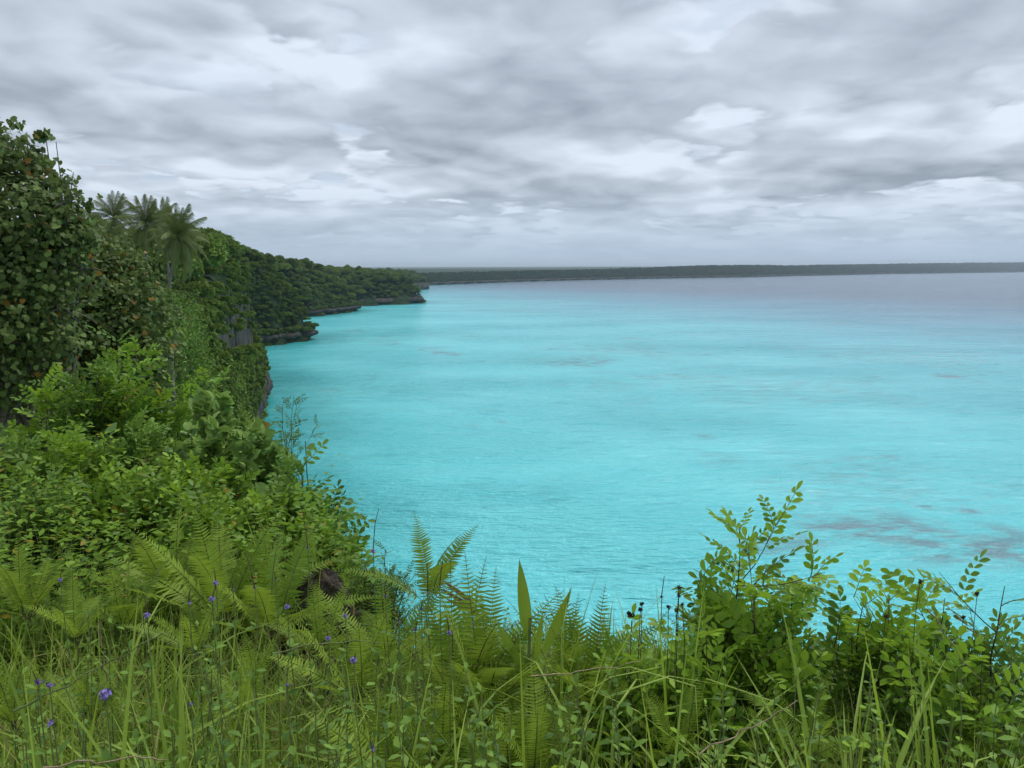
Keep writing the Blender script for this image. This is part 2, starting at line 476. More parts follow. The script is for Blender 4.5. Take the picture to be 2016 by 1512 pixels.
deep = sstep(220, 900, 0.858 * V[:, 0] + 0.514 * V[:, 1] + (fbm(V[:, 0] / 120, V[:, 1] / 120, 9) - .5) * 160)
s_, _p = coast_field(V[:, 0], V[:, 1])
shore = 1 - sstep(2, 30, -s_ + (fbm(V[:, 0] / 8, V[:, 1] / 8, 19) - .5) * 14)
me = new_mesh('sea', V, [grid_faces(len(rs), len(azs))[:, ::-1]])
for nm, arr in (('mid', mid), ('reef', reef), ('deep', deep), ('shore', shore)):
    me.attributes.new(nm, 'FLOAT', 'POINT').data.foreach_set('value', arr.astype(np.float32))
m, n = mat_new('lagoon_water')
geo = n.n('ShaderNodeNewGeometry'); pos = geo.outputs['Position']
ar = n.n('ShaderNodeAttribute', attribute_name='reef').outputs['Fac']
ad = n.n('ShaderNodeAttribute', attribute_name='deep').outputs['Fac']
amid = n.n('ShaderNodeAttribute', attribute_name='mid').outputs['Fac']
ash = n.n('ShaderNodeAttribute', attribute_name='shore').outputs['Fac']
br = n.noise(n.v('MULTIPLY', pos, (0.16, 0.34, 1)), 1.0, 5.0, 0.65)
rf = n.m('MULTIPLY', ar, n.rng(br, 0.38, 0.60, 0.15, 1.35), clamp=True)
mot = n.noise(n.v('MULTIPLY', pos, (0.012, 0.02, 1)), 1.0, 4.0, 0.55)
cb = n.mix(n.rng(mot, 0.3, 0.7), C4(0.085, 0.60, 0.65), C4(0.15, 0.71, 0.75))
cb = n.mix(n.m('MULTIPLY', amid, 0.85), cb, C4(0.10, 0.36, 0.52))
cb = n.mix(ad, cb, C4(0.055, 0.095, 0.17))
cb = n.mix(n.m('MULTIPLY', ash, 0.62), cb, C4(0.012, 0.30, 0.30))  # shadow and reflection under the ledges, painted dark teal into the water colour
cb = n.mix(n.m('MULTIPLY', rf, 0.85), cb, C4(0.13, 0.235, 0.27))
# ripples: short crests across the wind, broader swell, gusts that come and go
w1 = n.noise(n.v('MULTIPLY', pos, (0.34, 1.05, 1)), 1.0, 4.0, 0.62, 2.0, 0.3)
w2 = n.noise(n.v('MULTIPLY', pos, (0.05, 0.16, 1)), 1.0, 3.0, 0.55)
w3 = n.noise(n.v('MULTIPLY', pos, (1.1, 2.6, 1)), 1.0, 3.0, 0.6)
gust = n.rng(n.noise(n.v('MULTIPLY', pos, (0.010, 0.018, 1)), 1.0, 3.0, 0.5), 0.35, 0.7, 0.5, 1.3)
hgt = n.m('ADD', n.m('ADD', n.m('MULTIPLY', w1, 1.2), n.m('MULTIPLY', w2, 3.4)), n.m('MULTIPLY', w3, 0.28))
bp = n.n('ShaderNodeBump', i_Strength=1.0, i_Distance=0.8, i_Height=n.m('MULTIPLY', hgt, gust))
# dark streaks painted into the water colour for the shade of small troughs
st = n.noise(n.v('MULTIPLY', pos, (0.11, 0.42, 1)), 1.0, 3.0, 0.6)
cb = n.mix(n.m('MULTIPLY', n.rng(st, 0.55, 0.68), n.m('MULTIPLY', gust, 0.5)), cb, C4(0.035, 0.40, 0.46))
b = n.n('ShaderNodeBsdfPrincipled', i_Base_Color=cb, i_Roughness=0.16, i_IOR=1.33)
n.link(bp.outputs[0], b.inputs['Normal'])
n.n('ShaderNodeOutputMaterial', i_0=b.outputs[0])
me.materials.append(m)
link('sea', me, kind='structure', label='bright turquoise lagoon turning grey blue towards the horizon')

# ------------------------------------------------------------------ terrain
azs = R(1) * np.concatenate([np.linspace(-180, -44, 60)[:-1], np.linspace(-44, 44, 341), np.linspace(44, 180, 60)[1:]])
rs = np.concatenate([[0.05], np.geomspace(0.6, 27500, 330)])
X, Y = polar(azs, rs)
Z = ground(X, Y)
V = np.stack([X.ravel(), Y.ravel(), Z.ravel()], -1)
F = grid_faces(len(rs), len(azs))[:, ::-1]
F = F[(V[F][:, :, 2] > -2.9).any(1)]
used = np.unique(F); remap = np.zeros(len(V), np.int64); remap[used] = np.arange(len(used))
me = new_mesh('terrain', V[used], [remap[F]])
m, n = mat_new('ground_cover')
geo = n.n('ShaderNodeNewGeometry'); pos = geo.outputs['Position']
nn = n.n('ShaderNodeSeparateXYZ', i_0=geo.outputs['Normal'])
n1 = n.noise(pos, 0.22, 8.0, 0.68); n2 = n.noise(pos, 2.4, 5.0, 0.6)
soil = n.mix(n.rng(n2, 0.3, 0.7), C4(0.018, 0.022, 0.010), C4(0.05, 0.045, 0.026))
veg = n.mix(n.rng(n1, 0.38, 0.64), C4(0.010, 0.024, 0.010), C4(0.032, 0.055, 0.022))
rock = n.mix(n.rng(n1, 0.35, 0.62), C4(0.015, 0.016, 0.013), C4(0.075, 0.072, 0.062))
dist = n.n('ShaderNodeVectorMath', operation='LENGTH', i_0=pos).outputs['Value']
c = n.mix(n.rng(dist, 45, 60), soil, veg)
c = n.mix(n.rng(nn.outputs[2], 0.30, 0.12), c, rock)
b = n.n('ShaderNodeBsdfPrincipled', i_Base_Color=c, i_Roughness=0.95)
b.inputs['Specular IOR Level'].default_value = 0.1
hh = n.noise(pos, 0.16, 4.0, 0.6)
bp = n.n('ShaderNodeBump', i_Strength=0.9, i_Distance=3.0, i_Height=n.m('MULTIPLY', hh, n.rng(dist, 60, 300)))
n.link(bp.outputs[0], b.inputs['Normal'])
n.n('ShaderNodeOutputMaterial', i_0=b.outputs[0])
me.materials.append(m)
link('terrain', me, kind='structure', label='wooded coastal plateau falling in cliffs to the lagoon')
HAZE = 7e-5

# ------------------------------------------------------------------ air
def box_mesh(name, x0, x1, y0, y1, z0, z1):
    V = [(x, y, z) for z in (z0, z1) for y in (y0, y1) for x in (x0, x1)]
    return new_mesh(name, V, [np.array([(0, 2, 3, 1), (4, 5, 7, 6), (0, 1, 5, 4), (2, 6, 7, 3), (0, 4, 6, 2), (1, 3, 7, 5)])], smooth=False)
hz_me = box_mesh('haze', -29000, 29000, -29000, 29000, -6, 160)
m, n = mat_new('sea_air')
pv = n.n('ShaderNodeVolumePrincipled', i_Color=C4(0.72, 0.82, 0.93))
pv.inputs['Density'].default_value = HAZE
pv.inputs['Anisotropy'].default_value = 0.2
ou = n.n('ShaderNodeOutputMaterial'); n.link(pv.outputs[0], ou.inputs['Volume'])
hz_me.materials.append(m)
link('haze', hz_me, kind='stuff', label='thin moist sea air over the whole bay')

# ------------------------------------------------------------------ limestone cliff foot with its undercut notch
def smooth_line(P, n):
    d = np.concatenate([[0], np.cumsum(np.hypot(*np.diff(P[:, :2], axis=0).T))])
    t = np.linspace(0, d[-1], n) if np.isscalar(n) else n(d[-1])
    out = np.stack([np.interp(t, d, P[:, k]) for k in range(P.shape[1])], -1)
    for _ in range(2):
        out[1:-1, :2] = 0.25 * out[:-2, :2] + 0.5 * out[1:-1, :2] + 0.25 * out[2:, :2]
    return out
m, n = mat_new('limestone')
geo = n.n('ShaderNodeNewGeometry'); pos = geo.outputs['Position']
n1 = n.noise(n.v('MULTIPLY', pos, (1, 1, 0.45)), 0.35, 8.0, 0.68)
n2 = n.noise(pos, 1.6, 6.0, 0.7)
n3 = n.noise(pos, 0.09, 3.0, 0.5)
z_ = n.n('ShaderNodeSeparateXYZ', i_0=pos).outputs[2]
c = n.mix(n.rng(n1, 0.34, 0.66), C4(0.018, 0.018, 0.017), C4(0.095, 0.088, 0.078))
c = n.mix(n.rng(n2, 0.52, 0.70, 0.0, 0.7), c, C4(0.035, 0.036, 0.034))
c = n.mix(n.rng(n3, 0.54, 0.66, 0.0, 0.6), c, C4(0.10, 0.06, 0.03))
c = n.mix(n.rng(n.m('ADD', z_, n.m('MULTIPLY', n2, 1.5)), 1.9, 0.9), c, C4(0.012, 0.014, 0.013))
b = n.n('ShaderNodeBsdfPrincipled', i_Base_Color=c, i_Roughness=0.95)
bp = n.n('ShaderNodeBump', i_Strength=0.9, i_Distance=0.8, i_Height=n2)
n.link(bp.outputs[0], b.inputs['Normal'])
n.n('ShaderNodeOutputMaterial', i_0=b.outputs[0])
M_rock = m
def rock_band(a, b, step, name, label):
    P = COAST[a:b + 1]
    L = smooth_line(P, lambda tot: np.arange(0, tot, step))
    T_ = np.gradient(L[:, :2], axis=0); T_ = norm(T_)
    N_ = np.stack([-T_[:, 1], T_[:, 0]], -1)        # inland: land lies to the left of the line
    prof = np.array([(3.0, -1.5), (2.6, 0.5), (1.6, 1.5), (-0.5, 2.1), (-1.5, 2.6), (-1.7, 3.3), (-1.2, 4.3), (-0.8, 5.6), (-0.1, 7.6), (0.5, 10.0), (1.1, 13.5), (1.9, 18.0), (3.4, 24.5), (5.5, 26.5)])
    u = np.arange(len(L)) * step
    rows = []
    for k, (o, z) in enumerate(prof):
        jut = (fbm(u / 7, u * 0 + z / 5, 61 + a) - .5) * 4.2 + (fbm(u / 1.9, u * 0 + z / 1.6, 71 + a) - .5) * 2.0
        cut = 0.35 if k < 3 else 1.0
        zz = np.minimum(z + (fbm(u / 5, u * 0 + k, 81) - .5) * 0.9 * (k > 0), L[:, 2] + 0.6 + (z / 26.0) + (fbm(u / 6, u * 0, 83) - .5) * 2.0)
        inl = np.where(z > L[:, 2] + 1.5, 2.0 + (z - L[:, 2]) * 0.25, 0)
        off = o - 0.3 + jut * cut + inl
        rows.append(np.stack([L[:, 0] + N_[:, 0] * off, L[:, 1] + N_[:, 1] * off, zz], -1))
    Vv = np.stack(rows, 0).reshape(-1, 3)
    me = new_mesh(name, Vv, [grid_faces(len(prof), len(L))], [M_rock])
    link(name, me, kind='structure', label=label)
rock_band(3, 17, 0.8, 'near_cliff', 'grey limestone cliff face under the near hillside')
rock_band(17, 21, 1.2, 'cliff', 'dark undercut limestone foot between the near hillside and the first headland')
rock_band(21, 29, 1.5, 'cliff', 'undercut limestone ledge round the second headland')
rock_band(29, 41, 2.5, 'cliff', 'pale limestone cliff round the farthest near headland')
rock_band(41, 51, 14.0, 'far_cliff', 'low dark cliff line along the distant shore')

# ------------------------------------------------------------------ crowns for hillside trees
LEAFCLUMP = (np.array([(0, 0, 0), (0.5, 0.42, 0.10), (0, 1, -0.08), (-0.5, 0.46, 0.13), (0.0, 0.5, -0.02)]),
             np.array([(0, 1, 4), (1, 2, 4), (2, 3, 4), (3, 0, 4)]), np.zeros((0, 4), int))
def rand_dirs(n, up=0.0):
    v = norm(rng.normal(size=(n, 3)))
    v[:, 2] += up
    return norm(v)
def crown_mesh(name, Rr, Hh, lobes, leaves, size, flat=0.55, base_z=0.0, mat=None, seedtint=0.0):
    g = Geo()
    cs, rads = [], []
    for k in range(lobes):
        a = rng.uniform(0, 2 * np.pi); q = rng.uniform(0, 1) ** 0.6 * Rr * 0.72
        zz = Hh * (0.25 + 0.75 * (1 - (q / Rr) ** 1.5) * rng.uniform(0.45, 1.0))
        cs.append((math.cos(a) * q, math.sin(a) * q, base_z + zz)); rads.append(Rr * rng.uniform(0.26, 0.48))
    cs = np.array(cs); rads = np.array(rads)
    wts = rads ** 2 / (rads ** 2).sum()
    pick = rng.choice(lobes, size=leaves, p=wts)
    d = rand_dirs(leaves, 0.35)
    rr = rads[pick] * rng.uniform(0.55, 1.08, leaves) ** 0.6
    P = cs[pick] + d * rr[:, None] * np.array([1, 1, flat])
    y = norm(d + rng.normal(size=(leaves, 3)) * 0.55 + np.array([0, 0, -0.15]))
    up = norm(d * 0.7 + rng.normal(size=(leaves, 3)) * 0.35 + np.array([0, 0, 0.7]))
    F = frames(y, up, size * rng.uniform(0.6, 1.35, leaves))
    lobe_t = rng.uniform(0.15, 0.8, lobes)
    t = np.clip(lobe_t[pick] * 0.55 + rng.uniform(0, 0.5, leaves) + seedtint, 0.02, 0.96)
    t = np.where(rng.uniform(size=leaves) < 0.006, 0.995, t)
    g.inst(LEAFCLUMP, F, P, t)
    return g.mesh(name, [mat or M_far])
def trunk_geo(h, r, spread, n=5, top=0.9, lean=0.0):
    g = Geo()
    zs = np.linspace(-0.8, h * top, 7)
    wob = np.cumsum(rng.normal(size=(7, 2)) * 0.05 * h / 7, 0)
    g.tube(np.stack([wob[:, 0] + lean * zs, wob[:, 1], zs], -1), np.linspace(r, r * 0.45, 7), 6)
    for k in range(n):
        a = rng.uniform(0, 2 * np.pi); z0 = h * rng.uniform(0.45, 0.85)
        t = np.linspace(0, 1, 5)[:, None]
        e = np.array([math.cos(a) * spread, math.sin(a) * spread, h * rng.uniform(0.25, 0.5)])
        p0 = np.array([lean * z0, 0, z0])
        g.tube(p0 + e * t + np.array([0, 0, 0.12 * h]) * t * (1 - t), np.linspace(r * 0.45, r * 0.12, 5), 4)
    return g

# unit trees: crown radius 1, height about 1.6 (scaled in place)
TREES = []
for k in range(7):
    shape = [(1.0, 0.75, 9, .5), (1.0, 0.95, 11, .6), (1.0, 0.55, 10, .42), (0.95, 1.15, 12, .7), (1.05, 0.7, 8, .5), (1.0, 0.85, 13, .55), (0.9, 1.3, 12, .8)][k]
    cm = crown_mesh('crown', shape[0], shape[1], shape[2] + 5, 3000, 0.125, shape[3], base_z=0.55)
    tm = trunk_geo(1.25, 0.055, 0.55).mesh('trunk', [M_bark])
    TREES.append((cm, tm))
LOWS = []
for k in range(4):
    LOWS.append(crown_mesh('foliage', 1.0, 0.7, 10, 1500, 0.17, 0.7, base_z=-0.1))
# coarse ones for the distance
COARSE = [crown_mesh('far_crown', 1.0, 0.8, 9, 420, 0.30, 0.6, base_z=0.3, mat=M_dist) for _ in range(4)]

# ------------------------------------------------------------------ scatter on the slopes along the coast
def hill_points():
    P = COAST[6:42]
    L = smooth_line(P, lambda tot: np.arange(0, tot, 2.5))
    T_ = norm(np.gradient(L[:, :2], axis=0)); N_ = np.stack([-T_[:, 1], T_[:, 0]], -1)
    out = []
    for s in np.concatenate([np.arange(0.6, 12, 0.8), np.arange(12, 34, 1.6), np.arange(34, 120, 2.8), np.arange(120, 330, 6.0)]):
        j = rng.uniform(-1.2, 1.2, (len(L), 2))
        out.append(np.stack([L[:, 0] + N_[:, 0] * s + j[:, 0], L[:, 1] + N_[:, 1] * s + j[:, 1]], -1))
    return np.concatenate(out)
HP = hill_points()
HP = HP[HP[:, 1] > 34]
s_, par_ = coast_field(HP[:, 0], HP[:, 1])
k = s_ > 0.5
HP, s_, par_ = HP[k], s_[k], par_[k]
hz_ = ground(HP[:, 0], HP[:, 1])
gx = (ground(HP[:, 0] + 0.7, HP[:, 1]) - hz_) / 0.7; gy = (ground(HP[:, 0], HP[:, 1] + 0.7) - hz_) / 0.7
slope = np.hypot(gx, gy)
dist_ = np.hypot(HP[:, 0], HP[:, 1])
# crown radius wanted at each point: small on the cliff face, bigger on top
want = np.where(slope > 1.6, 1.15, np.where(slope > 0.9, 1.9, 3.0)) * rng.uniform(0.55, 1.6, len(HP))
want = want * np.where(dist_ < 110, 0.8, 1.0) * np.where(dist_ > 450, 1.25, 1.0)
# no trees that nobody could see: those far inside, behind higher crowns
inside_far = (s_ > 45 + dist_ * 0.22)
# plants rooted on the rock face itself
Lf = smooth_line(COAST[9:30], lambda tot: np.arange(0, tot, 1.6)); Nf = norm(np.gradient(Lf[:, :2], axis=0)); Nf = np.stack([-Nf[:, 1], Nf[:, 0]], -1)
fx = []
for zf in (5.5, 8, 10.5, 13, 15.5, 18, 20.5, 23, 25.5):
    kk = (zf < Lf[:, 2] + 3.5) & (rng.uniform(size=len(Lf)) < 0.93) & (fbm(Lf[:, 0] / 11, Lf[:, 1] / 11 + zf / 5, 33) < 0.86)
    q = Lf[kk, :2] + Nf[kk] * (-0.7 + max(zf - 7, 0) * 0.15)
    fx.append(np.column_stack([q, zf + rng.uniform(-1, 1, kk.sum()), Nf[kk]]))
fx = np.concatenate(fx)
nh = len(HP)
HP = np.vstack([HP, fx[:, :2]]); s_ = np.concatenate([s_, np.full(len(fx), 1.0)])
hz_ = np.concatenate([hz_, fx[:, 2]]); gx = np.concatenate([gx, fx[:, 3] * 2.2]); gy = np.concatenate([gy, fx[:, 4] * 2.2])
slope = np.concatenate([slope, np.full(len(fx), 2.2)])
dist_ = np.hypot(HP[:, 0], HP[:, 1])
want = np.concatenate([want, rng.uniform(1.0, 1.9, len(fx))])
inside_far = np.concatenate([inside_far, np.zeros(len(fx), bool)])
order = rng.permutation(len(HP))
keep, cells = [], {}
for i in order:
    if inside_far[i]:
        continue
    x, y, z, r = HP[i, 0], HP[i, 1], hz_[i], want[i] * 0.98
    px_ = 1008 + x / max(y, 1) * FPX
    if px_ < -350:
        continue
    if y < 74 and 150 < px_ < 470 and 528 - (z + 1.9 * want[i] - CAM_Z) / y * FPX < 560:
        want[i] = (CAM_Z + (528 - 572) / FPX * y - z) / 1.9      # the palms stand free
        if want[i] < 0.7: continue
    cx, cy = int(x // 5), int(y // 5)
    ok = True
    for ax in (-1, 0, 1):
        for ay in (-1, 0, 1):
            for (q0, q1, q2, q3) in cells.get((cx + ax, cy + ay), ()):
                if (q0 - x) ** 2 + (q1 - y) ** 2 + 0.7 * (q2 - z) ** 2 < (0.5 * (r + q3)) ** 2 * 1.15:
                    ok = False; break
            if not ok: break
        if not ok: break
    if ok:
        cells.setdefault((cx, cy), []).append((x, y, z, r)); keep.append(i)
keep = np.array(keep)
# keep the photographer's side of the ravine free for the plants built one by one
px_all = 1008 + HP[:, 0] / np.maximum(HP[:, 1], 1) * FPX
size_px = want / dist_
keep = keep[np.argsort(-size_px[keep])]
is_low = slope > 1.25
tree_i = [i for i in keep if not is_low[i]]
low_i = [i for i in keep if is_low[i]]
def seen(i):
    return -60 < px_all[i] < 2080
near_t = [i for i in tree_i if seen(i)][:290]
near_l = [i for i in low_i if seen(i)][:290]
far_i = [i for i in keep if i not in set(near_t) | set(near_l)]
print('trees', len(tree_i), 'low', len(low_i), 'rest', len(far_i))

SHADE = ['dark green', 'deep green', 'olive green', 'mid green']
def where(i):
    d = dist_[i]; x, y = HP[i]
    if d < 130: return 'near hillside'
    if y < 240: return 'middle hillside'
    if y < 380: return 'first headland'
    if y < 610: return 'second headland'
    return 'last headland'
def height_zone(i, low, high):
    f = (hz_[i] - 6) / max(par_top(i) - 6, 1)
    return low if f < .45 else (high if f > .8 else 'middle of the')
def par_top(i):
    _, p = coast_field(np.array([HP[i, 0]]), np.array([HP[i, 1]])); return float(p[0, 2])
def side_word(i):
    return 'seaward side' if s_[i] < 9 else 'inland side'
for i in near_t:
    v = int(rng.integers(len(TREES))); R0 = want[i]
    o = link('hillside_tree', None, None, (HP[i, 0], HP[i, 1], hz_[i] - 0.25), label='bushy broadleaf tree in the canopy on the ' + side_word(i) + ' of the ' + where(i), cat='tree', group='broadleaf trees on the ' + side_word(i) + ' of the ' + where(i))
    o.rotation_euler = (0, 0, rng.uniform(0, 6.28))
    o.scale = (R0, R0, R0 * rng.uniform(0.85, 1.35))
    link('crown', TREES[v][0], o); link('trunk', TREES[v][1], o)
for i in near_l:
    v = int(rng.integers(len(LOWS))); R0 = want[i] * 1.12
    o = link('cliff_shrub', LOWS[v], None, (HP[i, 0], HP[i, 1], hz_[i]), label='dense shrub clinging to the ' + height_zone(i, 'foot of the', 'brow of the') + ' cliff of the ' + where(i), cat='shrub', group='shrubs on the ' + height_zone(i, 'foot of the', 'brow of the') + ' cliff, ' + where(i))
    down = norm(np.array([[gx[i] * -1, gy[i] * -1, 1.0]]))[0]
    q = Vector(down * np.array([0.5, 0.5, 1])).to_track_quat('Z', 'Y').to_euler()
    o.rotation_euler = q
    o.scale = (R0, R0, R0 * 0.95)

# the rest of the wood: one object, crowns instanced on its points
def scatter_mass(name, pts, scl, protos, label, zs=1.0):
    pts = np.asarray(pts, np.float32)
    me = bpy.data.meshes.new(name)
    me.vertices.add(len(pts)); me.vertices.foreach_set('co', pts.ravel())
    me.attributes.new('scl', 'FLOAT', 'POINT').data.foreach_set('value', np.asarray(scl, np.float32))
    me.attributes.new('rot', 'FLOAT', 'POINT').data.foreach_set('value', rng.uniform(0, 6.28, len(pts)).astype(np.float32))
    me.attributes.new('pick', 'INT', 'POINT').data.foreach_set('value', rng.integers(0, len(protos), len(pts)).astype(np.int32))
    me.update()
    ng = bpy.data.node_groups.new(name + '_nodes', 'GeometryNodeTree')
    ng.interface.new_socket('Geometry', in_out='INPUT', socket_type='NodeSocketGeometry')
    ng.interface.new_socket('Geometry', in_out='OUTPUT', socket_type='NodeSocketGeometry')
    N = ng.nodes; Lk = ng.links
    gi = N.new('NodeGroupInput'); go = N.new('NodeGroupOutput')
    iop = N.new('GeometryNodeInstanceOnPoints')
    g2i = N.new('GeometryNodeGeometryToInstance')
    for p in reversed(protos):
        oi = N.new('GeometryNodeObjectInfo'); oi.inputs[0].default_value = p; oi.transform_space = 'ORIGINAL'
        Lk.new(oi.outputs['Geometry'], g2i.inputs[0])
    def attr(nm, ty):
        a = N.new('GeometryNodeInputNamedAttribute'); a.data_type = ty; a.inputs[0].default_value = nm
        return a.outputs[0]
    cx = N.new('ShaderNodeCombineXYZ'); Lk.new(attr('rot', 'FLOAT'), cx.inputs[2])
    cs = N.new('ShaderNodeCombineXYZ'); sc_ = attr('scl', 'FLOAT')
    mz = N.new('ShaderNodeMath'); mz.operation = 'MULTIPLY'; mz.inputs[1].default_value = zs
    Lk.new(sc_, mz.inputs[0])
    Lk.new(sc_, cs.inputs[0]); Lk.new(sc_, cs.inputs[1]); Lk.new(mz.outputs[0], cs.inputs[2])
    Lk.new(gi.outputs[0], iop.inputs['Points']); Lk.new(g2i.outputs[0], iop.inputs['Instance'])
    iop.inputs['Pick Instance'].default_value = True
    Lk.new(attr('pick', 'INT'), iop.inputs['Instance Index'])
    Lk.new(cx.outputs[0], iop.inputs['Rotation']); Lk.new(cs.outputs[0], iop.inputs['Scale'])
    Lk.new(iop.outputs[0], go.inputs[0])
    o = link(name, me, kind='stuff', label=label)
    o.modifiers.new('scatter', 'NODES').node_group = ng
    return o
# prototypes live in the wood itself, as ordinary trees far inland
def proto_obj(name, me, k):
    x, y = -330.0 - 14 * k, 330.0
    return link(name, me, None, (x, y, float(ground(np.array([x]), np.array([y]))[0])), kind='stuff')
PT = [proto_obj('inland_wood', t[0], k) for k, t in enumerate(TREES[:6])]
for k, p in enumerate(PT): p.scale = (4, 4, 4)
PL = [proto_obj('inland_thicket', t, k + 8) for k, t in enumerate(LOWS)]
PC = [proto_obj('inland_canopy', t, k + 14) for k, t in enumerate(COARSE)]
for k, p in enumerate(PC): p.scale = (4, 4, 4)
fi = np.array(far_i)
ft = fi[~is_low[fi]]; fl = fi[is_low[fi]]
scatter_mass('forest', np.stack([HP[ft, 0], HP[ft, 1], hz_[ft] - 0.2], -1), want[ft] * 1.05, PT, 'dense green wood filling the headlands behind the nearest trees')
scatter_mass('cliff_scrub', np.stack([HP[fl, 0], HP[fl, 1], hz_[fl]], -1), want[fl] * 1.1, PL, 'low scrub hanging over the far cliff edges')
# distant shore
P = COAST[38:53]
L = smooth_line(P, lambda tot: (lambda c: c[c < tot])(np.cumsum(np.concatenate([[0], np.geomspace(7, 90, 800)]))))
T_ = norm(np.gradient(L[:, :2], axis=0)); N_ = np.stack([-T_[:, 1], T_[:, 0]], -1)
pts = []; sc = []
for s in (3, 9, 15, 22, 30, 40, 52, 66, 84, 105, 130, 160, 200, 250, 310):
    dd = np.hypot(L[:, 0], L[:, 1]); f = np.clip(dd / 1800, 0.8, 5)
    ss = s * (1 + 0.25 * (f - 1))
    q = L[:, :2] + N_ * ss[:, None] + rng.uniform(-3, 3, (len(L), 2)) * f[:, None]
    pts.append(q); sc.append(rng.uniform(3.2, 5.6, len(L)) * f * np.where(s < 12, 0.85, 1))
pts = np.concatenate(pts); sc = np.concatenate(sc)
sd_, _ = coast_field(pts[:, 0], pts[:, 1]); k = sd_ > 2
pts, sc = pts[k], sc[k]
scatter_mass('distant_forest', np.column_stack([pts, ground(pts[:, 0], pts[:, 1]) - 0.8]), sc, PC, 'dark wooded plateau along the far shore of the bay', 0.75)

# ------------------------------------------------------------------ coconut palms
def frond_mesh(L_, n, leaf, droop, name='frond', mat=None, tint=(0.3, 0.8), dead=False, side=1.0):
    g = Geo()
    t = np.linspace(0, 1, 12)
    P = np.stack([np.zeros(12), L_ * (t - 0.18 * droop * t * t), L_ * (0.30 * t - droop * 0.95 * t ** 2.1)], -1)
    g.tube(P, np.linspace(0.045, 0.008, 12) * L_ / 3.5, 4, 0.85, 1)
    ts = np.linspace(0.14, 0.99, n)
    C = np.stack([np.interp(ts, t, P[:, k_]) for k_ in range(3)], -1)
    D = norm(np.stack([np.interp(ts, t, np.gradient(P, axis=0)[:, k_]) for k_ in range(3)], -1))
    for sd in (-1, 1):
        ln = leaf * np.sin(np.pi * np.clip(ts * 0.86 + 0.12, 0, 1)) ** 0.6 * rng.uniform(0.85, 1.1, n)
        x = np.array([1.0, 0, 0])
        dn = np.array([0, 0, -1.0])
        y = norm(D * 0.75 + sd * x * side + dn * (0.55 + 0.8 * ts[:, None]) + rng.normal(size=(n, 3)) * 0.12)
        tip = (0.35, ) 
        # narrow hanging leaflet: 3 stations
        wv = 0.014 * L_ / 3.5
        nrm = norm(np.cross(y, D))
        side_v = norm(np.cross(nrm, y))
        A = C; B = C + y * ln[:, None] * 0.55; E = C + y * ln[:, None] + dn * ln[:, None] * 0.28
        V_ = np.stack([A - side_v * wv * .6, A + side_v * wv * .6, B - side_v * wv, B + side_v * wv, E], 1).reshape(-1, 3)
        i0 = np.arange(n)[:, None] * 5
        F4 = np.concatenate([i0 + np.array([[0, 1, 3, 2]])]); F3 = i0 + np.array([[2, 3, 4]])
        g.add(V_, F3, F4, np.repeat(rng.uniform(tint[0], tint[1], n), 5), 0)
    return g.mesh(name, [mat or M_palm, M_palm])
PFR = [frond_mesh(3.9, 88, 0.92, dr) for dr in (0.2, 0.4, 0.65, 0.95, 1.25)]
PFD = [frond_mesh(3.2, 46, 0.75, dr, mat=M_palm, tint=(0.88, 0.93), dead=True) for dr in (1.0, 1.35)]
def palm(px, py, d, H, lean, nf, label, s=1.0, dead=2, wind=0.35):
    c = at(px, py, d); top = c
    x, y = c[0] - lean[0], c[1] - lean[1]
    gz = c[2] - H
    o = link('coconut_palm', None, None, (x, y, gz), label=label, cat='palm tree')
    g = Geo()
    t = np.linspace(0, 1, 14)[:, None]
    base = np.array([0, 0, -0.6]); tip = np.array([lean[0], lean[1], H])
    pth = base + (tip - base) * t + np.array([lean[0], lean[1], 0]) * (t * t - t) * 0.5
    g.tube(pth, np.linspace(0.20, 0.11, 14) * (1 + 0.06 * (np.arange(14) % 2)), 8)
    link('trunk', g.mesh('trunk', [M_bark]), o)
    # crown shaft and nuts
    for k in range(6):
        a = rng.uniform(0, 6.28)
        g = Geo(); tt = np.linspace(0, np.pi, 6)
        g.tube(np.stack([np.zeros(6), np.zeros(6), -np.cos(tt) * 0.13], -1), np.sin(tt) * 0.11 + 0.005, 8, 0.7)
        link('coconut', g.mesh('coconut', [M_palm]), o, tip + np.array([math.cos(a) * .22, math.sin(a) * .22, -0.25]))
    for k in range(nf):
        u = (k + 0.5) / nf
        a = k * 2.39996 + rng.uniform(-.2, .2)
        el = R(82) - u * R(118)
        me_ = PFR[min(4, int(u * 4.2 + rng.uniform(0, 0.8)))]
        dr = np.array([[math.cos(a) * math.cos(el) + wind * 0.5, math.sin(a) * math.cos(el) - 0.1, math.sin(el)]])
        M3 = frames(dr, np.array([[0, 0, 1.0]]) + 0.02, s * rng.uniform(0.85, 1.08))[0]
        link('frond', me_, o, tip, M3)
    for k in range(dead):
        a = rng.uniform(0, 6.28)
        dr = np.array([[math.cos(a) * 0.5 + 0.15, math.sin(a) * 0.5, -0.75]])
        f = link('frond', PFD[k % 2], o, tip, frames(dr, np.array([[math.cos(a), math.sin(a), 0.5]]), s * 0.85)[0], label='withered orange brown frond hanging down')
palm(350, 470, 72, 9.5, (1.9, 0.3), 30, 'nearest coconut palm with a leaning bare trunk and hanging yellow fronds', 0.88, 3)
palm(288, 446, 76, 10.5, (0.5, 0.4), 30, 'coconut palm in the middle of the group with a dead orange frond', 0.88, 3)
palm(224, 432, 84, 11.5, (0.3, 0.2), 24, 'leftmost coconut palm of the group half hidden behind the leafy trees', 0.92, 0)
palm(322, 434, 90, 12.0, (-0.4, 0.4), 22, 'small coconut palm showing its top between the two larger palms', 0.72, 1)

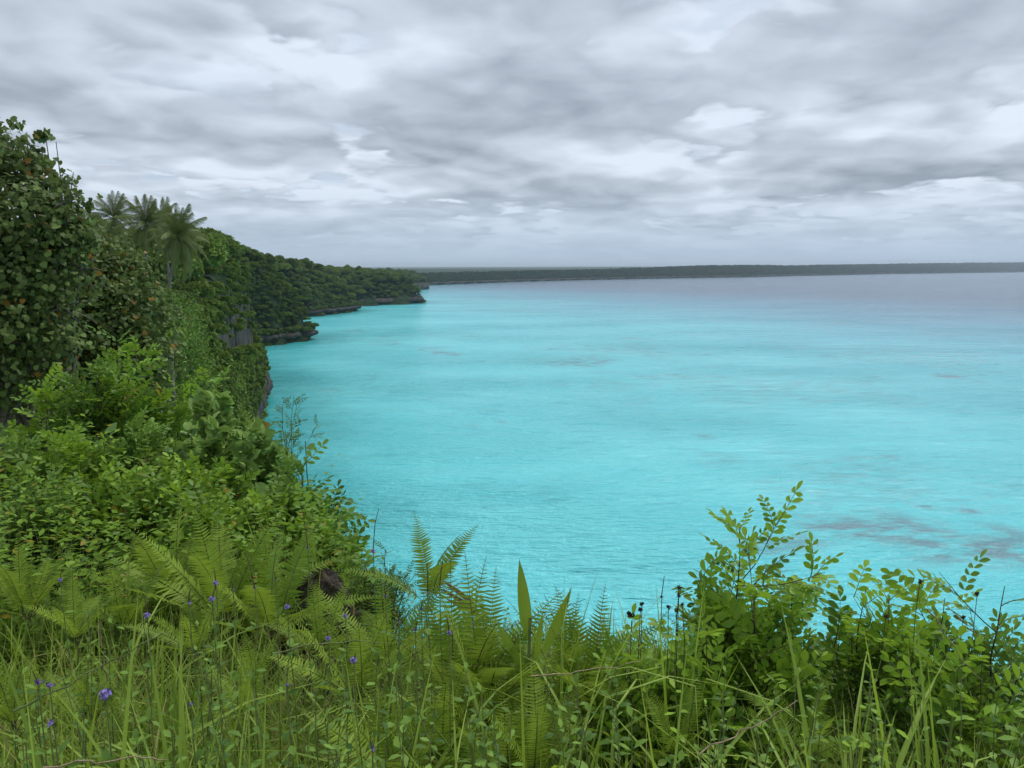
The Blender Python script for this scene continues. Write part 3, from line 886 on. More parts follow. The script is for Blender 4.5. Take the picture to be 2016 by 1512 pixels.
# ------------------------------------------------------------------ leaf shapes (length 1 along +Y, face up +Z)
def tpl_leaf(wd=0.4, droop=0.10, fat=0.35):
    a, b_ = fat, min(0.8, fat + 0.36)
    V = np.array([(0, 0, 0), (wd / 2, a, .05), (-wd / 2, a, .05), (wd * .36, b_, .03 - droop * .4), (-wd * .36, b_, .03 - droop * .4), (0, 1, -droop), (0, a, 0), (0, b_, -droop * .45)])
    return V, np.array([(0, 1, 6), (0, 6, 2), (3, 5, 7), (7, 5, 4)]), np.array([(1, 3, 7, 6), (6, 7, 4, 2)])
def tpl_small(wd=0.42, droop=0.06, fat=0.55):
    V = np.array([(0, 0, 0), (wd * .36, fat * .55, .03), (wd / 2, fat + .08, .04), (wd * .33, .86, .0), (0, 1, -droop), (-wd * .33, .86, .0), (-wd / 2, fat + .08, .04), (-wd * .36, fat * .55, .03), (0, fat, 0)])
    return V, np.array([(0, 1, 8), (1, 2, 8), (2, 3, 8), (3, 4, 8), (4, 5, 8), (5, 6, 8), (6, 7, 8), (7, 0, 8)]), np.zeros((0, 4), int)
def tpl_heart(cup=0.1, droop=0.12):
    o = [(.0, .07), (.17, -.07), (.40, .02), (.54, .26), (.50, .52), (.34, .78), (.13, .94), (0, 1.06)]
    pts = [(x, y, cup * abs(x) * 1.2 - droop * max(0, y - .3) ** 2 * 1.4 - 0.10 * (abs(x) > .45)) for x, y in o]
    left = [(-x, y, z + 0.03) for x, y, z in pts[1:-1]][::-1]
    P = pts + left
    V = np.array(P + [(0, .45, 0)])
    k = len(P)
    return V, np.array([(i, (i + 1) % k, k) for i in range(k)]), np.zeros((0, 4), int)
def tpl_simple(wd=0.5, droop=.08, fat=.5):
    V = np.array([(0, 0, 0), (wd / 2, fat, .05), (0, 1, -droop), (-wd / 2, fat, .05)])
    return V, np.array([(0, 1, 2), (0, 2, 3)]), np.zeros((0, 4), int)
LEAF, SMALL, HEART = tpl_leaf(), tpl_simple(.46), tpl_heart()
OVAL = tpl_leaf(0.55, 0.08, 0.42)
BUTTER = tpl_leaf(0.62, 0.06, 0.48)

def stalked(tpl, n_stalk=0.45):
    V, F3, F4 = tpl
    return V, F3, F4
def leaf_mesh(name, tpl, size, tint, mat, stalk=0.5, smat=None):
    g = Geo()
    s_ = stalk * size
    g.tube([(0, 0, 0), (0, s_ * .6, s_ * .12), (0, s_, s_ * .06)], [.012 * size + .0006, .01 * size + .0005, .008 * size + .0005], 3, 0.4, 1)
    V = tpl[0] * size + np.array([0, s_, s_ * .06])
    g.add(V, tpl[1], tpl[2], tint, 0)
    return g.mesh(name, [mat, smat or M_green])
def compound_mesh(L_, pairs, ll, droop, mat, tint, stem, alt=0.0, wd=0.44, name='compound_leaf'):
    g = Geo(); t = np.linspace(0, 1, 7)
    P = np.stack([0 * t, L_ * (t - .1 * droop * t * t), L_ * (.12 * t - droop * .6 * t * t)], -1)
    g.tube(P, np.linspace(.0022, .0009, 7), 3, .5, 1)
    ts = np.linspace(.24, .93, pairs)
    C = np.stack([np.interp(ts, t, P[:, k]) for k in range(3)], -1)
    D = norm(np.stack([np.interp(ts, t, np.gradient(P, axis=0)[:, k]) for k in range(3)], -1))
    tp = tpl_small(wd)
    for sd in (-1, 1):
        y = norm(D * .55 + np.array([sd, 0, .0]) + rng.normal(size=(pairs, 3)) * .13 + np.array([0, 0, -.1]))
        g.inst(tp, frames(y, np.array([0, 0, 1.0]) + rng.normal(size=(pairs, 3)) * .25, ll * rng.uniform(.8, 1.1, pairs) * (0.75 + .35 * np.sin(ts * 3.0))), C + D * alt * sd, np.clip(tint + rng.uniform(-.15, .15, pairs), 0, .96))
    g.inst(tp, frames(D[-1:], np.array([[0, 0, 1.0]]), ll), P[-1:], tint)
    return g.mesh(name, [mat, stem])

PIN_OLD = [compound_mesh(.17, 5, .045, dr, M_pin, .30, M_stem, wd=.5) for dr in (.2, .5, .8, .35)]
PIN_NEW = [compound_mesh(.13, 4, .042, dr, M_pin, .85, M_green, wd=.52) for dr in (-.1, .25, .5)]
PIN_DARK = [compound_mesh(.12, 5, .028, dr, M_weed, .2, M_stem, wd=.36) for dr in (.0, .3, .6)]
HEARTS = [leaf_mesh('leaf', tpl_heart(c_, d_), 1.0, t_, M_round, .55) for c_, d_, t_ in ((.10, .2, .25), (.2, .35, .45), (-.08, .25, .6), (.12, .1, .35), (.25, .4, .85))]
HIBS = [leaf_mesh('leaf', tpl_heart(c_, d_), 1.0, t_, M_hib, .5, M_stem) for c_, d_, t_ in ((.05, .3, .2), (.2, .5, .45), (-.15, .45, .7), (.1, .2, .4), (.3, .6, .9))]
HIB_OLD = [leaf_mesh('leaf', tpl_heart(.35, .7), .9, .99, M_hib, .4, M_stem)]
OVALS = [leaf_mesh('leaf', tpl_leaf(w_, d_, .42), 1.0, t_, M_weed, .12) for w_, d_, t_ in ((.5, .1, .3), (.42, .2, .55), (.55, .0, .75), (.48, .3, .15))]
OVALY = [leaf_mesh('leaf', tpl_leaf(w_, d_, .5), 1.0, t_, M_pin, .12) for w_, d_, t_ in ((.5, .1, .4), (.42, .2, .65), (.55, .0, .9))]

def bend(p0, d0, L_, sag, n=8, wob=0.04):
    """curved stem: starts along d0, bends by sag (world vector)"""
    t = np.linspace(0, 1, n)[:, None]
    w_ = np.cumsum(rng.normal(size=(n, 3)) * wob * L_ / n, 0)
    return np.asarray(p0) + np.asarray(d0) * L_ * t + np.asarray(sag) * L_ * t * t + w_

def merged(meshes):
    """vertex arrays of part meshes, reused for the leaves too many to part one by one"""
    out = []
    for me in meshes:
        v = np.empty(len(me.vertices) * 3, np.float32); me.vertices.foreach_get('co', v)
        t = np.empty(len(me.vertices), np.float32); me.attributes['tint'].data.foreach_get('value', t)
        f3 = np.array([p.vertices[:] for p in me.polygons if len(p.vertices) == 3 and p.material_index == 0]).reshape(-1, 3)
        f4 = np.array([p.vertices[:] for p in me.polygons if len(p.vertices) == 4 and p.material_index == 0]).reshape(-1, 4)
        used = np.unique(np.concatenate([f3.ravel(), f4.ravel()])).astype(int)
        rm = np.zeros(len(t), int); rm[used] = np.arange(len(used))
        out.append((v.reshape(-1, 3)[used], rm[f3.astype(int)] if len(f3) else (), rm[f4.astype(int)] if len(f4) else (), t[used]))
    return out
PIN_MID = [compound_mesh(.15, 5, .040, dr, M_weed, .42, M_stem, wd=.46) for dr in (.1, .5, .9)]
PIN_MIDY = [compound_mesh(.12, 4, .036, dr, M_weed, .75, M_green, wd=.46) for dr in (0, .4)]
MID_ARR = merged(PIN_MID)
PIN_ARR = merged(PIN_OLD + PIN_NEW[1:2]); PIND_ARR = merged(PIN_DARK)
def shrub(name, label, cat, loc, H, W, stems, parts, nparts, size, smat, group=None, stuff=None, nstuff=0, leafdir=.45,
          young=None, rad=.012, twigs=4, start=.35, lean=(0, 0), stuffmat=None, stuffsize=.04, stufftint=(.1, .6), flat=1.0):
    o = link(name, None, None, loc, label=label, cat=cat, group=group)
    g = Geo(); A = []; topz = 0
    for k in range(stems):
        a = k * 2.4 + rng.uniform(-.4, .4)
        out = W * (0.15 + 0.85 * math.sqrt((k + .5) / stems))
        e = np.array([math.cos(a) * out + lean[0], math.sin(a) * out * flat + lean[1], H * (1 - .35 * (out / (W + 1e-6)) ** 2) * rng.uniform(.8, 1.0)])
        if k == 0: e = np.array([lean[0], lean[1], H])
        Ls = np.linalg.norm(e); d0 = norm(e * np.array([.8, .8, 1.1]))
        P = bend((rng.normal() * .02, rng.normal() * .02, -.03), d0, Ls, e / Ls - d0, 10, .10)
        g.tube(P, np.linspace(rad, rad * .25, 10), 4, .4)
        A.append((P, 1.0))
        for j in range(twigs):
            t0 = rng.uniform(.3, .85); i = int(t0 * 9)
            dd = norm(d0 * .5 + rand_dirs(1, .5)[0])
            L2 = Ls * rng.uniform(.16, .34)
            Q = bend(P[i], dd, L2, (0, 0, .25), 6, .06)
            g.tube(Q, np.linspace(rad * .45, rad * .15, 6), 3, .4)
            A.append((Q, .6))
    link('stem', g.mesh('stem', [smat]), o)
    wts = np.array([q for _, q in A]); wts /= wts.sum()
    ctr = np.array([lean[0] * .5, lean[1] * .5, H * .35])
    def spots(n):
        pk = rng.choice(len(A), size=n, p=wts)
        t = start + (1 - start) * rng.uniform(0, 1, n) ** .65
        pos_, up_ = [], []
        for i_, tt in zip(pk, t):
            P = A[i_][0]; f = tt * (len(P) - 1) if A[i_][1] == 1.0 else rng.uniform(.15, 1) * (len(P) - 1)
            i0 = min(int(f), len(P) - 2)
            pos_.append(P[i0] + (P[i0 + 1] - P[i0]) * (f - i0)); up_.append(P[i0 + 1] - P[i0])
        pos_ = np.array(pos_); up_ = norm(np.array(up_))
        side = rand_dirs(n, 0); side = norm(side - (side * up_).sum(1)[:, None] * up_)
        outw = norm(pos_ - ctr)
        y = norm(side * 1.0 + up_ * leafdir + outw * .5 + np.array([0, 0, .1]))
        return pos_, y, t
    pos_, y, t = spots(nparts)
    sz = size * rng.uniform(.65, 1.15, nparts)
    F = frames(y, np.array([0, 0, 1.0]) + rng.normal(size=(nparts, 3)) * .35, sz)
    hi = pos_[:, 2] > np.quantile(pos_[:, 2], .70)
    for i in range(nparts):
        src = young if (young is not None and hi[i] and rng.uniform() < .8) else parts
        link(src[0].name.split('.')[0], src[int(rng.integers(len(src)))], o, pos_[i], F[i])
    if nstuff:
        pos_, y, t = spots(nstuff)
        pos_ = pos_ + rng.normal(size=pos_.shape) * .02
        Fs = frames(y, np.array([0, 0, 1.0]) + rng.normal(size=(nstuff, 3)) * .5, stuffsize * rng.uniform(.6, 1.2, nstuff))
        tn = np.where(rng.uniform(size=nstuff) < .015, .99, rng.uniform(stufftint[0], stufftint[1], nstuff) + .25 * (pos_[:, 2] > H * .75))
        g = Geo()
        if isinstance(stuff, list):
            which = rng.integers(0, len(stuff), nstuff)
            for j_ in range(len(stuff)):
                g.inst(stuff[j_], Fs[which == j_], pos_[which == j_], tn[which == j_])
        else:
            g.inst(stuff, Fs, pos_, tn)
        q = link('foliage', g.mesh('foliage', [stuffmat]), o); q['kind'] = 'stuff'
    return o

def base(px, py, d):
    """foot on the ground under the photo point (px, py) at distance d, and the height up to it"""
    c = at(px, py, d)
    z = float(ground(np.array([c[0]]), np.array([c[1]]))[0])
    for _ in range(14):                     # rooted on the lip, never on the face below it
        if z > 20 and c[2] - z < (1.5 if d < 4.2 else 3.2): break
        c = np.array([c[0] * .985 - .05, c[1] - .10, c[2]])
        z = float(ground(np.array([c[0]]), np.array([c[1]]))[0])
    return (c[0], c[1], z), max(0.15, c[2] - z)

# ------------------------------------------------------------------ heart-leaved trees at the left
def lobe_tree(label, d, foot_px, lobes, nleaf, lsize, tmpl, meshes, mat, old=.05, trunkr=.09, cat='tree', name='heart_leaved_tree', dd=.5, nparts=300, tint=(.1, .85), bare=4):
    """lobes: (px, py, radius px, depth offset)"""
    fx_, _ = base(foot_px[0], foot_px[1], d)
    o = link(name, None, None, fx_, label=label, cat=cat)
    org = np.array(fx_)
    cs = np.array([at(px, py, d + od) - org for px, py, r, od in lobes]); rd = np.array([r / FPX * d for _, _, r, _ in lobes])
    g = Geo()
    fork = np.array([cs[:, 0].mean() * .3, 0, max(.6, cs[:, 2].min() * .5)])
    for sgn in range(3):
        P = bend((sgn * .25 - .25, .1 * sgn, -.3), norm(fork + np.array([.25 * (sgn - 1), 0, 0])), np.linalg.norm(fork) + .3, (0, 0, 0), 8, .12)
        g.tube(P, np.linspace(trunkr, trunkr * .7, 8), 7)
        ends = P[-1]
        for c_, r_ in list(zip(cs, rd))[sgn::3]:
            v = c_ - ends; Q = bend(ends, norm(v + np.array([0, 0, .5])), np.linalg.norm(v), norm(v) - norm(v + np.array([0, 0, .5])), 9, .12)
            g.tube(Q, np.concatenate([np.linspace(trunkr * .55, trunkr * .16, 7), [.010, .005]]), 5)
            for _ in range(7):
                w_ = rand_dirs(1, .3)[0] * r_ * .95
                g.tube(bend(Q[-2], norm(w_), np.linalg.norm(w_), (0, 0, -.15), 6, .15), np.linspace(trunkr * .2, .006, 6), 4)
    link('trunk', g.mesh('trunk', [M_bark]), o)
    for _ in range(bare):   # pale bare branches that show between the leaves
        i = int(rng.integers(len(cs))); a = cs[i] + rand_dirs(1, -.2)[0] * rd[i] * .4
        v = norm(np.array([rng.uniform(-1, 1), -.9, rng.uniform(-.4, .7)]))
        g = Geo().tube(bend(a, v, rd[i] * .9, (rng.uniform(-.3, .3), 0, rng.uniform(-.3, .3)), 7, .2), np.linspace(trunkr * .35, .008, 7), 5)
        link('bare_branch', g.mesh('bare_branch', [M_bark]), o)
    w_ = rd ** 2; pk = rng.choice(len(cs), size=nleaf, p=w_ / w_.sum())
    dr = rand_dirs(nleaf, .15); dr[:, 1] -= .25; dr = norm(dr)
    # shoots: leaves sit in loose tufts so that gaps open between them
    ntuft = max(20, nleaf // 30)
    tp = rng.choice(len(cs), size=ntuft, p=w_ / w_.sum()); td = norm(rand_dirs(ntuft, .15) - np.array([0, .25, 0]))
    tc_ = cs[tp] + td * (rd[tp] * rng.uniform(.45, 1.08, ntuft) ** .7)[:, None]
    which = rng.integers(0, ntuft, nleaf)
    P = tc_[which] + rng.normal(size=(nleaf, 3)) * lsize * 2.3 * np.array([1.25, 1.1, .75]) * np.clip(rd[tp] / .5, .22, 1)[which][:, None]
    outw = td[which]
    y = norm(outw * .55 + rng.normal(size=(nleaf, 3)) * .6 + np.array([0, 0, -.55]))
    up = norm(outw * .9 + rng.normal(size=(nleaf, 3)) * .35 + np.array([0, -.15, .55]))
    sz = lsize * rng.uniform(.55, 1.2, nleaf)
    F = frames(y, up, sz)
    # the 300 that show largest: on the camera's side of the crown
    score = sz / np.linalg.norm(P + org - np.array([0, 0, CAM_Z]), axis=1) * (1 + .6 * (outw @ norm(np.array([.3, -1, .1]))))
    o_ = np.argsort(-score)
    first, rest = o_[:nparts], o_[nparts:]
    for i in first:
        src = HIB_OLD if (rng.uniform() < old and mat is M_hib) else meshes
        link('leaf', src[int(rng.integers(len(src)))], o, P[i], F[i])
    tt = np.clip(rng.uniform(tint[0], tint[1], ntuft)[which] + rng.uniform(-.2, .2, nleaf), .03, .95)
    tt = np.where(rng.uniform(size=nleaf) < old * .7, .99, tt)
    g = Geo().inst(tmpl, F[rest], P[rest], tt[rest])
    q = link('foliage', g.mesh('foliage', [mat]), o); q['kind'] = 'stuff'
    return o
lobe_tree('tall heart-leaved tree at the left edge with one shoot against the sky', 10.5, (40, 900),
    [(10, 330, 55, 0), (60, 340, 32, .2), (112, 362, 34, .3), (135, 410, 30, 0), (60, 440, 80, -.2), (-30, 300, 60, 0), (155, 455, 22, .1), (-60, 420, 130, 0), (130, 470, 48, .2), (20, 560, 95, -.3), (-90, 600, 120, 0), (110, 560, 70, 0), (40, 650, 80, -.4), (-20, 740, 60, -.3), (-80, 720, 70, 0), (90, 690, 60, -.2),
     (48, 240, 13, .2), (90, 252, 15, .2), (72, 300, 16, .2), (35, 285, 16, 0)],
    15000, .074, tpl_heart(.1, .3), HIBS, M_hib, .03, .10)
lobe_tree('broad spreading tree with pale bare branches and yellowing leaves below the palms', 12.5, (230, 860),
    [(190, 495, 44, .4), (258, 540, 42, .4), (180, 540, 75, 0), (250, 600, 68, 0), (160, 640, 75, -.4), (240, 690, 70, -.2), (100, 700, 55, -.6), (285, 575, 34, .2), (300, 640, 45, .5), (180, 740, 50, -.5), (130, 470, 40, .5), (230, 770, 50, -.6), (120, 770, 40, -.4), (300, 710, 40, 0)],
    15000, .070, tpl_heart(.1, .3), HIBS, M_hib, .04, .09, bare=14)
lobe_tree('loose small-leaved tree leaning over the cliff right of the spreading tree', 15.5, (300, 820),
    [(330, 660, 52, 0), (370, 640, 34, .8), (300, 720, 50, -.5), (360, 730, 48, 0), (395, 700, 26, .5), (330, 600, 30, .8), (270, 760, 50, -.8), (385, 760, 32, 0)],
    8000, .07, tpl_leaf(.5, .15, .4), OVALS, M_weed, .02, .06, name='leaning_tree', bare=7, tint=(.1, .62))

# pandanus tufts between the trees
def rosette(px, py, d, L_, n, label, dead=0, name='screw_pine'):
    c = at(px, py, d); z = float(ground(np.array([c[0]]), np.array([c[1]]))[0])
    o = link(name, None, None, (c[0], c[1], z), label=label, cat='plant')
    h = c[2] - z
    link('trunk', Geo().tube(bend((0, 0, -.2), (0, 0, 1), h + .2, (0, 0, 0), 8, .1), .04, 6).mesh('trunk', [M_bark]), o)
    def blade(dead_):
        g = Geo(); t = np.linspace(0, 1, 7)
        wv = np.array([.5, 1, 1, .9, .7, .4, .05]) * L_ * .045
        zz = (.45 * t - 1.15 * t ** 2.2) * L_ if not dead_ else -t ** 1.3 * L_ * .9
        yy = t * L_ * (.9 if not dead_ else .25)
        V = np.concatenate([np.stack([-wv, yy, zz + wv * .5], -1), np.stack([0 * wv, yy, zz], -1), np.stack([wv, yy, zz + wv * .5], -1)])
        i = np.arange(6)[:, None]
        F = np.concatenate([i + np.array([[0, 7, 8, 1]]), i + np.array([[7, 14, 15, 8]])])
        g.add(V, (), F, rng.uniform(.3, .8))
        return g.mesh('blade', [M_dead if dead_ else M_grass])
    bl = [blade(False) for _ in range(3)]; bd = [blade(True) for _ in range(2)]
    for k in range(n):
        a = k * 2.4; el = R(75 - 80 * k / n)
        y = np.array([[math.cos(a) * math.cos(el), math.sin(a) * math.cos(el), math.sin(el)]])
        link('blade', bl[k % 3], o, (0, 0, h), frames(y, np.array([[0, 0, 1.0]]) + .01, rng.uniform(.8, 1.1))[0])
    for k in range(dead):
        a = rng.uniform(0, 6.28)
        link('blade', bd[k % 2], o, (0, 0, h - .03), frames(np.array([[math.cos(a), math.sin(a), 0.0]]), np.array([[0, 0, 1.0]]), rng.uniform(.6, 1.0))[0], label='grey brown dead blade hanging down')
rosette(285, 632, 13.5, .42, 46, 'screw pine tuft with a skirt of dead grey blades under green ones', 34)
rosette(335, 648, 14.2, .40, 36, 'screw pine tuft right of the one with the dead skirt')
rosette(240, 818, 9.5, .34, 26, 'dark green screw pine tuft low in the shade behind the light shrubs')

# ------------------------------------------------------------------ shrubs between the clifftop and the trees
GRP = 'light green compound-leaved shrubs on the left slope'
def pin(px, py, d, W, label, n=170, big=None, mid=False, H=None, stems=6, group=GRP, lean=(0, 0), ns=600, **kw):
    f, h = base(px - 0, py, d)
    if d < 3: h *= .95
    f = (f[0] - lean[0], f[1] - lean[1], f[2])
    return shrub('compound_leaved_shrub', label, 'shrub', f, h, W, stems, PIN_MID if mid else PIN_OLD, n, big or (1.55 if d > 4 else 1.1), M_stem, group, MID_ARR if mid else PIN_ARR, int(ns * (.26 if d > 4 else .4)), young=PIN_MIDY if mid else PIN_NEW, lean=lean, stuffmat=M_weed if mid else M_pin, stuffsize=1.45 if d > 4 else 1.1, stufftint=(.0, .42) if d > 4 else (.1, .6), **kw)
pin(228, 668, 6.6, .30, 'tallest light green shrub rising in front of the spreading tree', 230, stems=7, lean=(.1, 0), ns=1500)
pin(175, 730, 6.4, .38, 'mid green shrub at the left foot of the tallest one', mid=True, n=200, ns=900)
pin(88, 775, 6.3, .28, 'light green shrub in front of the dark hollow under the tall tree', 170, ns=700)
pin(322, 772, 6.9, .26, 'light green shrub between the tallest one and the round-leaved bush', 160, ns=700)
pin(270, 850, 5.7, .36, 'mid green shrub with a tangle of dark stems left of the round-leaved bush', mid=True, n=190, ns=1200)
pin(30, 880, 5.6, .45, 'mid green shrub at the left frame edge below the dark hollow', mid=True, n=170, ns=900)
pin(150, 880, 5.3, .45, 'yellow-leaved compound shrub with dark stems below the hollow', 180, ns=1200)
pin(380, 925, 5.0, .30, 'light green shrub in front of the round-leaved bush with pinkish shoots', 190, ns=900)
pin(250, 950, 4.9, .42, 'bright green shrub behind the ferns on the left', 170, ns=900)
pin(80, 960, 4.7, .40, 'mid green shrub behind the ferns nearest the left frame edge', mid=True, n=150, ns=900)
pin(592, 905, 5.0, .26, 'mid green shrub at the outer edge of the thicket against the water', mid=True, n=230, stems=8, ns=1300)
pin(545, 985, 4.7, .34, 'green shrub below the round-leaved bush, left of the brown rock', 200, ns=1200)
pin(632, 1000, 4.6, .15, 'small green shrub hanging over the edge right above the brown rock', 110, ns=500)
pin(410, 1010, 4.5, .34, 'bright green shrub just behind the fern bank', 180, ns=1000)
pin(490, 790, 7.4, .3, 'mid green shrub peeping up behind the round-leaved bush', mid=True, n=120, ns=500)
# right side
pin(1472, 1012, 2.75, .07, 'tallest shrub of the right edge, a leafy spire against the water', 200, stems=6, group=None, ns=130, start=.5, rad=.007, twigs=3)
pin(1555, 1100, 2.8, .10, 'shrub leaning right beside the leafy spire', 90, stems=5, group=None, ns=130, start=.5, rad=.006)
pin(1500, 1140, 2.5, .15, 'low green shrub at the foot of the leafy spire', n=90, stems=6, group=None, ns=190, start=.5, rad=.006)
pin(1700, 1135, 2.75, .15, 'sparse shrub with a dark arching stem left of the twin stems', 66, stems=4, group=None, ns=60, start=.5, rad=.006)
pin(1785, 1128, 2.65, .14, 'shrub with a red brown stem rising right of the middle of the right edge', 66, stems=4, group=None, ns=60, start=.5, rad=.006, lean=(.05, 0))
pin(1890, 1155, 2.7, .15, 'shrub with thin drooping twigs between the red brown stem and the right frame edge', 60, stems=4, group=None, ns=60, start=.5, rad=.006, lean=(.05, 0))
pin(1985, 1125, 2.6, .17, 'darker shrub at the right frame edge over the water', mid=True, n=78, stems=5, group=None, ns=60, start=.5, rad=.007)
pin(1930, 1245, 2.35, .2, 'low light green shrub in the right corner above the grass', 78, stems=6, group=None, ns=60, start=.5, rad=.005)
pin(1400, 1215, 2.4, .18, 'low leafy shrub left of the leafy spire beside the arching blade', 78, stems=6, group=None, ns=200, start=.5, rad=.005)
pin(1260, 1262, 2.5, .17, 'dark low shrub on the lip below the butterfly', 110, stems=6, group=None, ns=210, rad=.004)

# round-leaved bush
f, h = base(425, 772, 5.7)
shrub('round_leaved_bush', 'bush of large round grey green leaves overhanging the water side of the thicket', 'bush', f, h, .50, 10, HEARTS, 300, .098, M_stem, None,
      tpl_heart(.1, .2), 1000, stuffmat=M_round, stuffsize=.092, stufftint=(.1, .7), young=HEARTS[2:], start=.45, rad=.014)
f, h = base(480, 850, 5.3)
shrub('round_leaved_bush', 'lower skirt of large round leaves over the dark gap above the edge shrub', 'bush', f, h * .98, .34, 7, HEARTS, 190, .095, M_stem, None,
      tpl_heart(.1, .2), 450, stuffmat=M_round, stuffsize=.09, stufftint=(.05, .6), start=.4, rad=.012)
f, h = base(205, 840, 5.6)
shrub('round_leaved_bush', 'small round-leaved sapling showing grey leaves among the light green shrubs', 'bush', f, h, .12, 3, HEARTS, 22, .10, M_stem, None, start=.7)
f, h = base(585, 860, 5.4)
shrub('round_leaved_bush', 'round-leaved sprig at the top right of the edge shrub', 'bush', f, h, .12, 4, HEARTS, 36, .08, M_stem, None, start=.6)
# dark small-leaved sprigs against the water
for px, py, lean, lab in ((540, 782, -.02, 'left of the three dark small-leaved sprigs against the water'), (592, 822, .05, 'middle of the three dark small-leaved sprigs against the water'), (638, 822, .12, 'rightmost of the three dark small-leaved sprigs against the water')):
    f, h = base(px, py, 6.6)
    shrub('small_leaved_sprig', lab, 'shrub', (f[0] - lean, f[1], f[2]), h, .13, 5, PIN_DARK, 120, 1.15, M_stem, 'dark small-leaved sprigs against the water', PIND_ARR, 130, stuffmat=M_weed, stuffsize=1.0, stufftint=(.0, .4), rad=.008, lean=(lean, 0), start=.25)
f, h = base(752, 1080, 4.2)
shrub('dark_bush', 'dark fine-leaved bush on the lip between the brown rock and the tall fern', 'bush', f, h, .22, 14, PIN_DARK, 280, .7, M_stem, None, SMALL, 2600, stuffmat=M_weed, stuffsize=.022, stufftint=(.0, .35), rad=.006, start=.2)

# ------------------------------------------------------------------ ferns
def fern_frond(L_, n, ll, droop, tint, curl=0.0):
    g = Geo(); t = np.linspace(0, 1, 12)
    P = np.stack([curl * t * t * L_, L_ * (t - .22 * droop * t * t), L_ * (.10 * t - droop * .62 * t ** 2.2)], -1)
    g.tube(P, np.linspace(.0028, .0008, 12), 3, .4, 1)
    ts = np.linspace(.16, .995, n)
    C = np.stack([np.interp(ts, t, P[:, k]) for k in range(3)], -1)
    D = norm(np.stack([np.interp(ts, t, np.gradient(P, axis=0)[:, k]) for k in range(3)], -1))
    prof = np.minimum(1, (1.02 - ts) * 2.6) * np.minimum(1, .55 + ts * 2.2)
    tp = (np.array([(0, 0, 0), (.09, .08, .0), (.055, .6, -.02), (0, 1, -.1), (-.055, .6, -.02), (-.09, .08, 0), (0, .5, -.03)]),
          np.array([(0, 1, 6), (1, 2, 6), (2, 3, 6), (3, 4, 6), (4, 5, 6), (5, 0, 6)]), np.zeros((0, 4), int))
    for sd in (-1, 1):
        y = norm(D * .28 + np.array([sd, 0, .05]) + rng.normal(size=(n, 3)) * .06)
        g.inst(tp, frames(y, np.array([0, 0, 1.0]) + rng.normal(size=(n, 3)) * .12, ll * prof * rng.uniform(.9, 1.08, n)), C, np.clip(tint + rng.uniform(-.1, .12, n) + .2 * ts, 0, .96))
    return g.mesh('frond', [M_fern, M_stem])
FR = [fern_frond(.62, 32, .072, dr, ti, cu) for dr, ti, cu in ((.15, .55, .05), (.4, .35, -.1), (.7, .45, .12), (.95, .25, 0), (.3, .7, -.05))]
FR_BIG = [fern_frond(.8, 34, .105, dr, ti, cu) for dr, ti, cu in ((.3, .4, .1), (.6, .3, -.1), (.15, .5, 0))]
def fern(px, py, d, n, label, s=1.0, src=None, spread=55, group='ferns in the clifftop thicket', face=0.0):
    f, h = base(px, py, d)
    L_ = .62 * s
    zb = max(f[2] - .05, f[2] + h - L_ * (.82 if d > 2.45 else 1.05))
    o = link('fern', None, None, (f[0], f[1], zb), label=label, cat='fern', group=group)
    src = src or FR
    g = Geo()
    if zb > f[2]:
        for k in range(4):
            g.tube([(rng.normal() * .06, rng.normal() * .06, f[2] - zb - .02), (rng.normal() * .03, rng.normal() * .03, (f[2] - zb) * .5), (0, 0, 0.02)], .0018, 4)
        link('stalk', g.mesh('stalk', [M_green]), o)
    for k in range(n):
        a = k * 2.4 + rng.uniform(-.3, .3); el = R(88) - R(spread) * ((k + .3) / n) ** .8
        y = np.array([[math.cos(a) * math.cos(el), math.sin(a) * math.cos(el), math.sin(el)]])
        upv = np.array([[math.cos(a) * -.3, math.sin(a) * -.3 - face, .6]])
        link('frond', FR_DEAD if (k > n - 3 and rng.uniform() < .3) else src[int(rng.integers(len(src)))], o, (rng.normal() * .015, rng.normal() * .015, 0), frames(y, upv, s * rng.uniform(.75, 1.05))[0])
FR_DEAD = fern_frond(.55, 26, .05, 1.2, .99, .1)
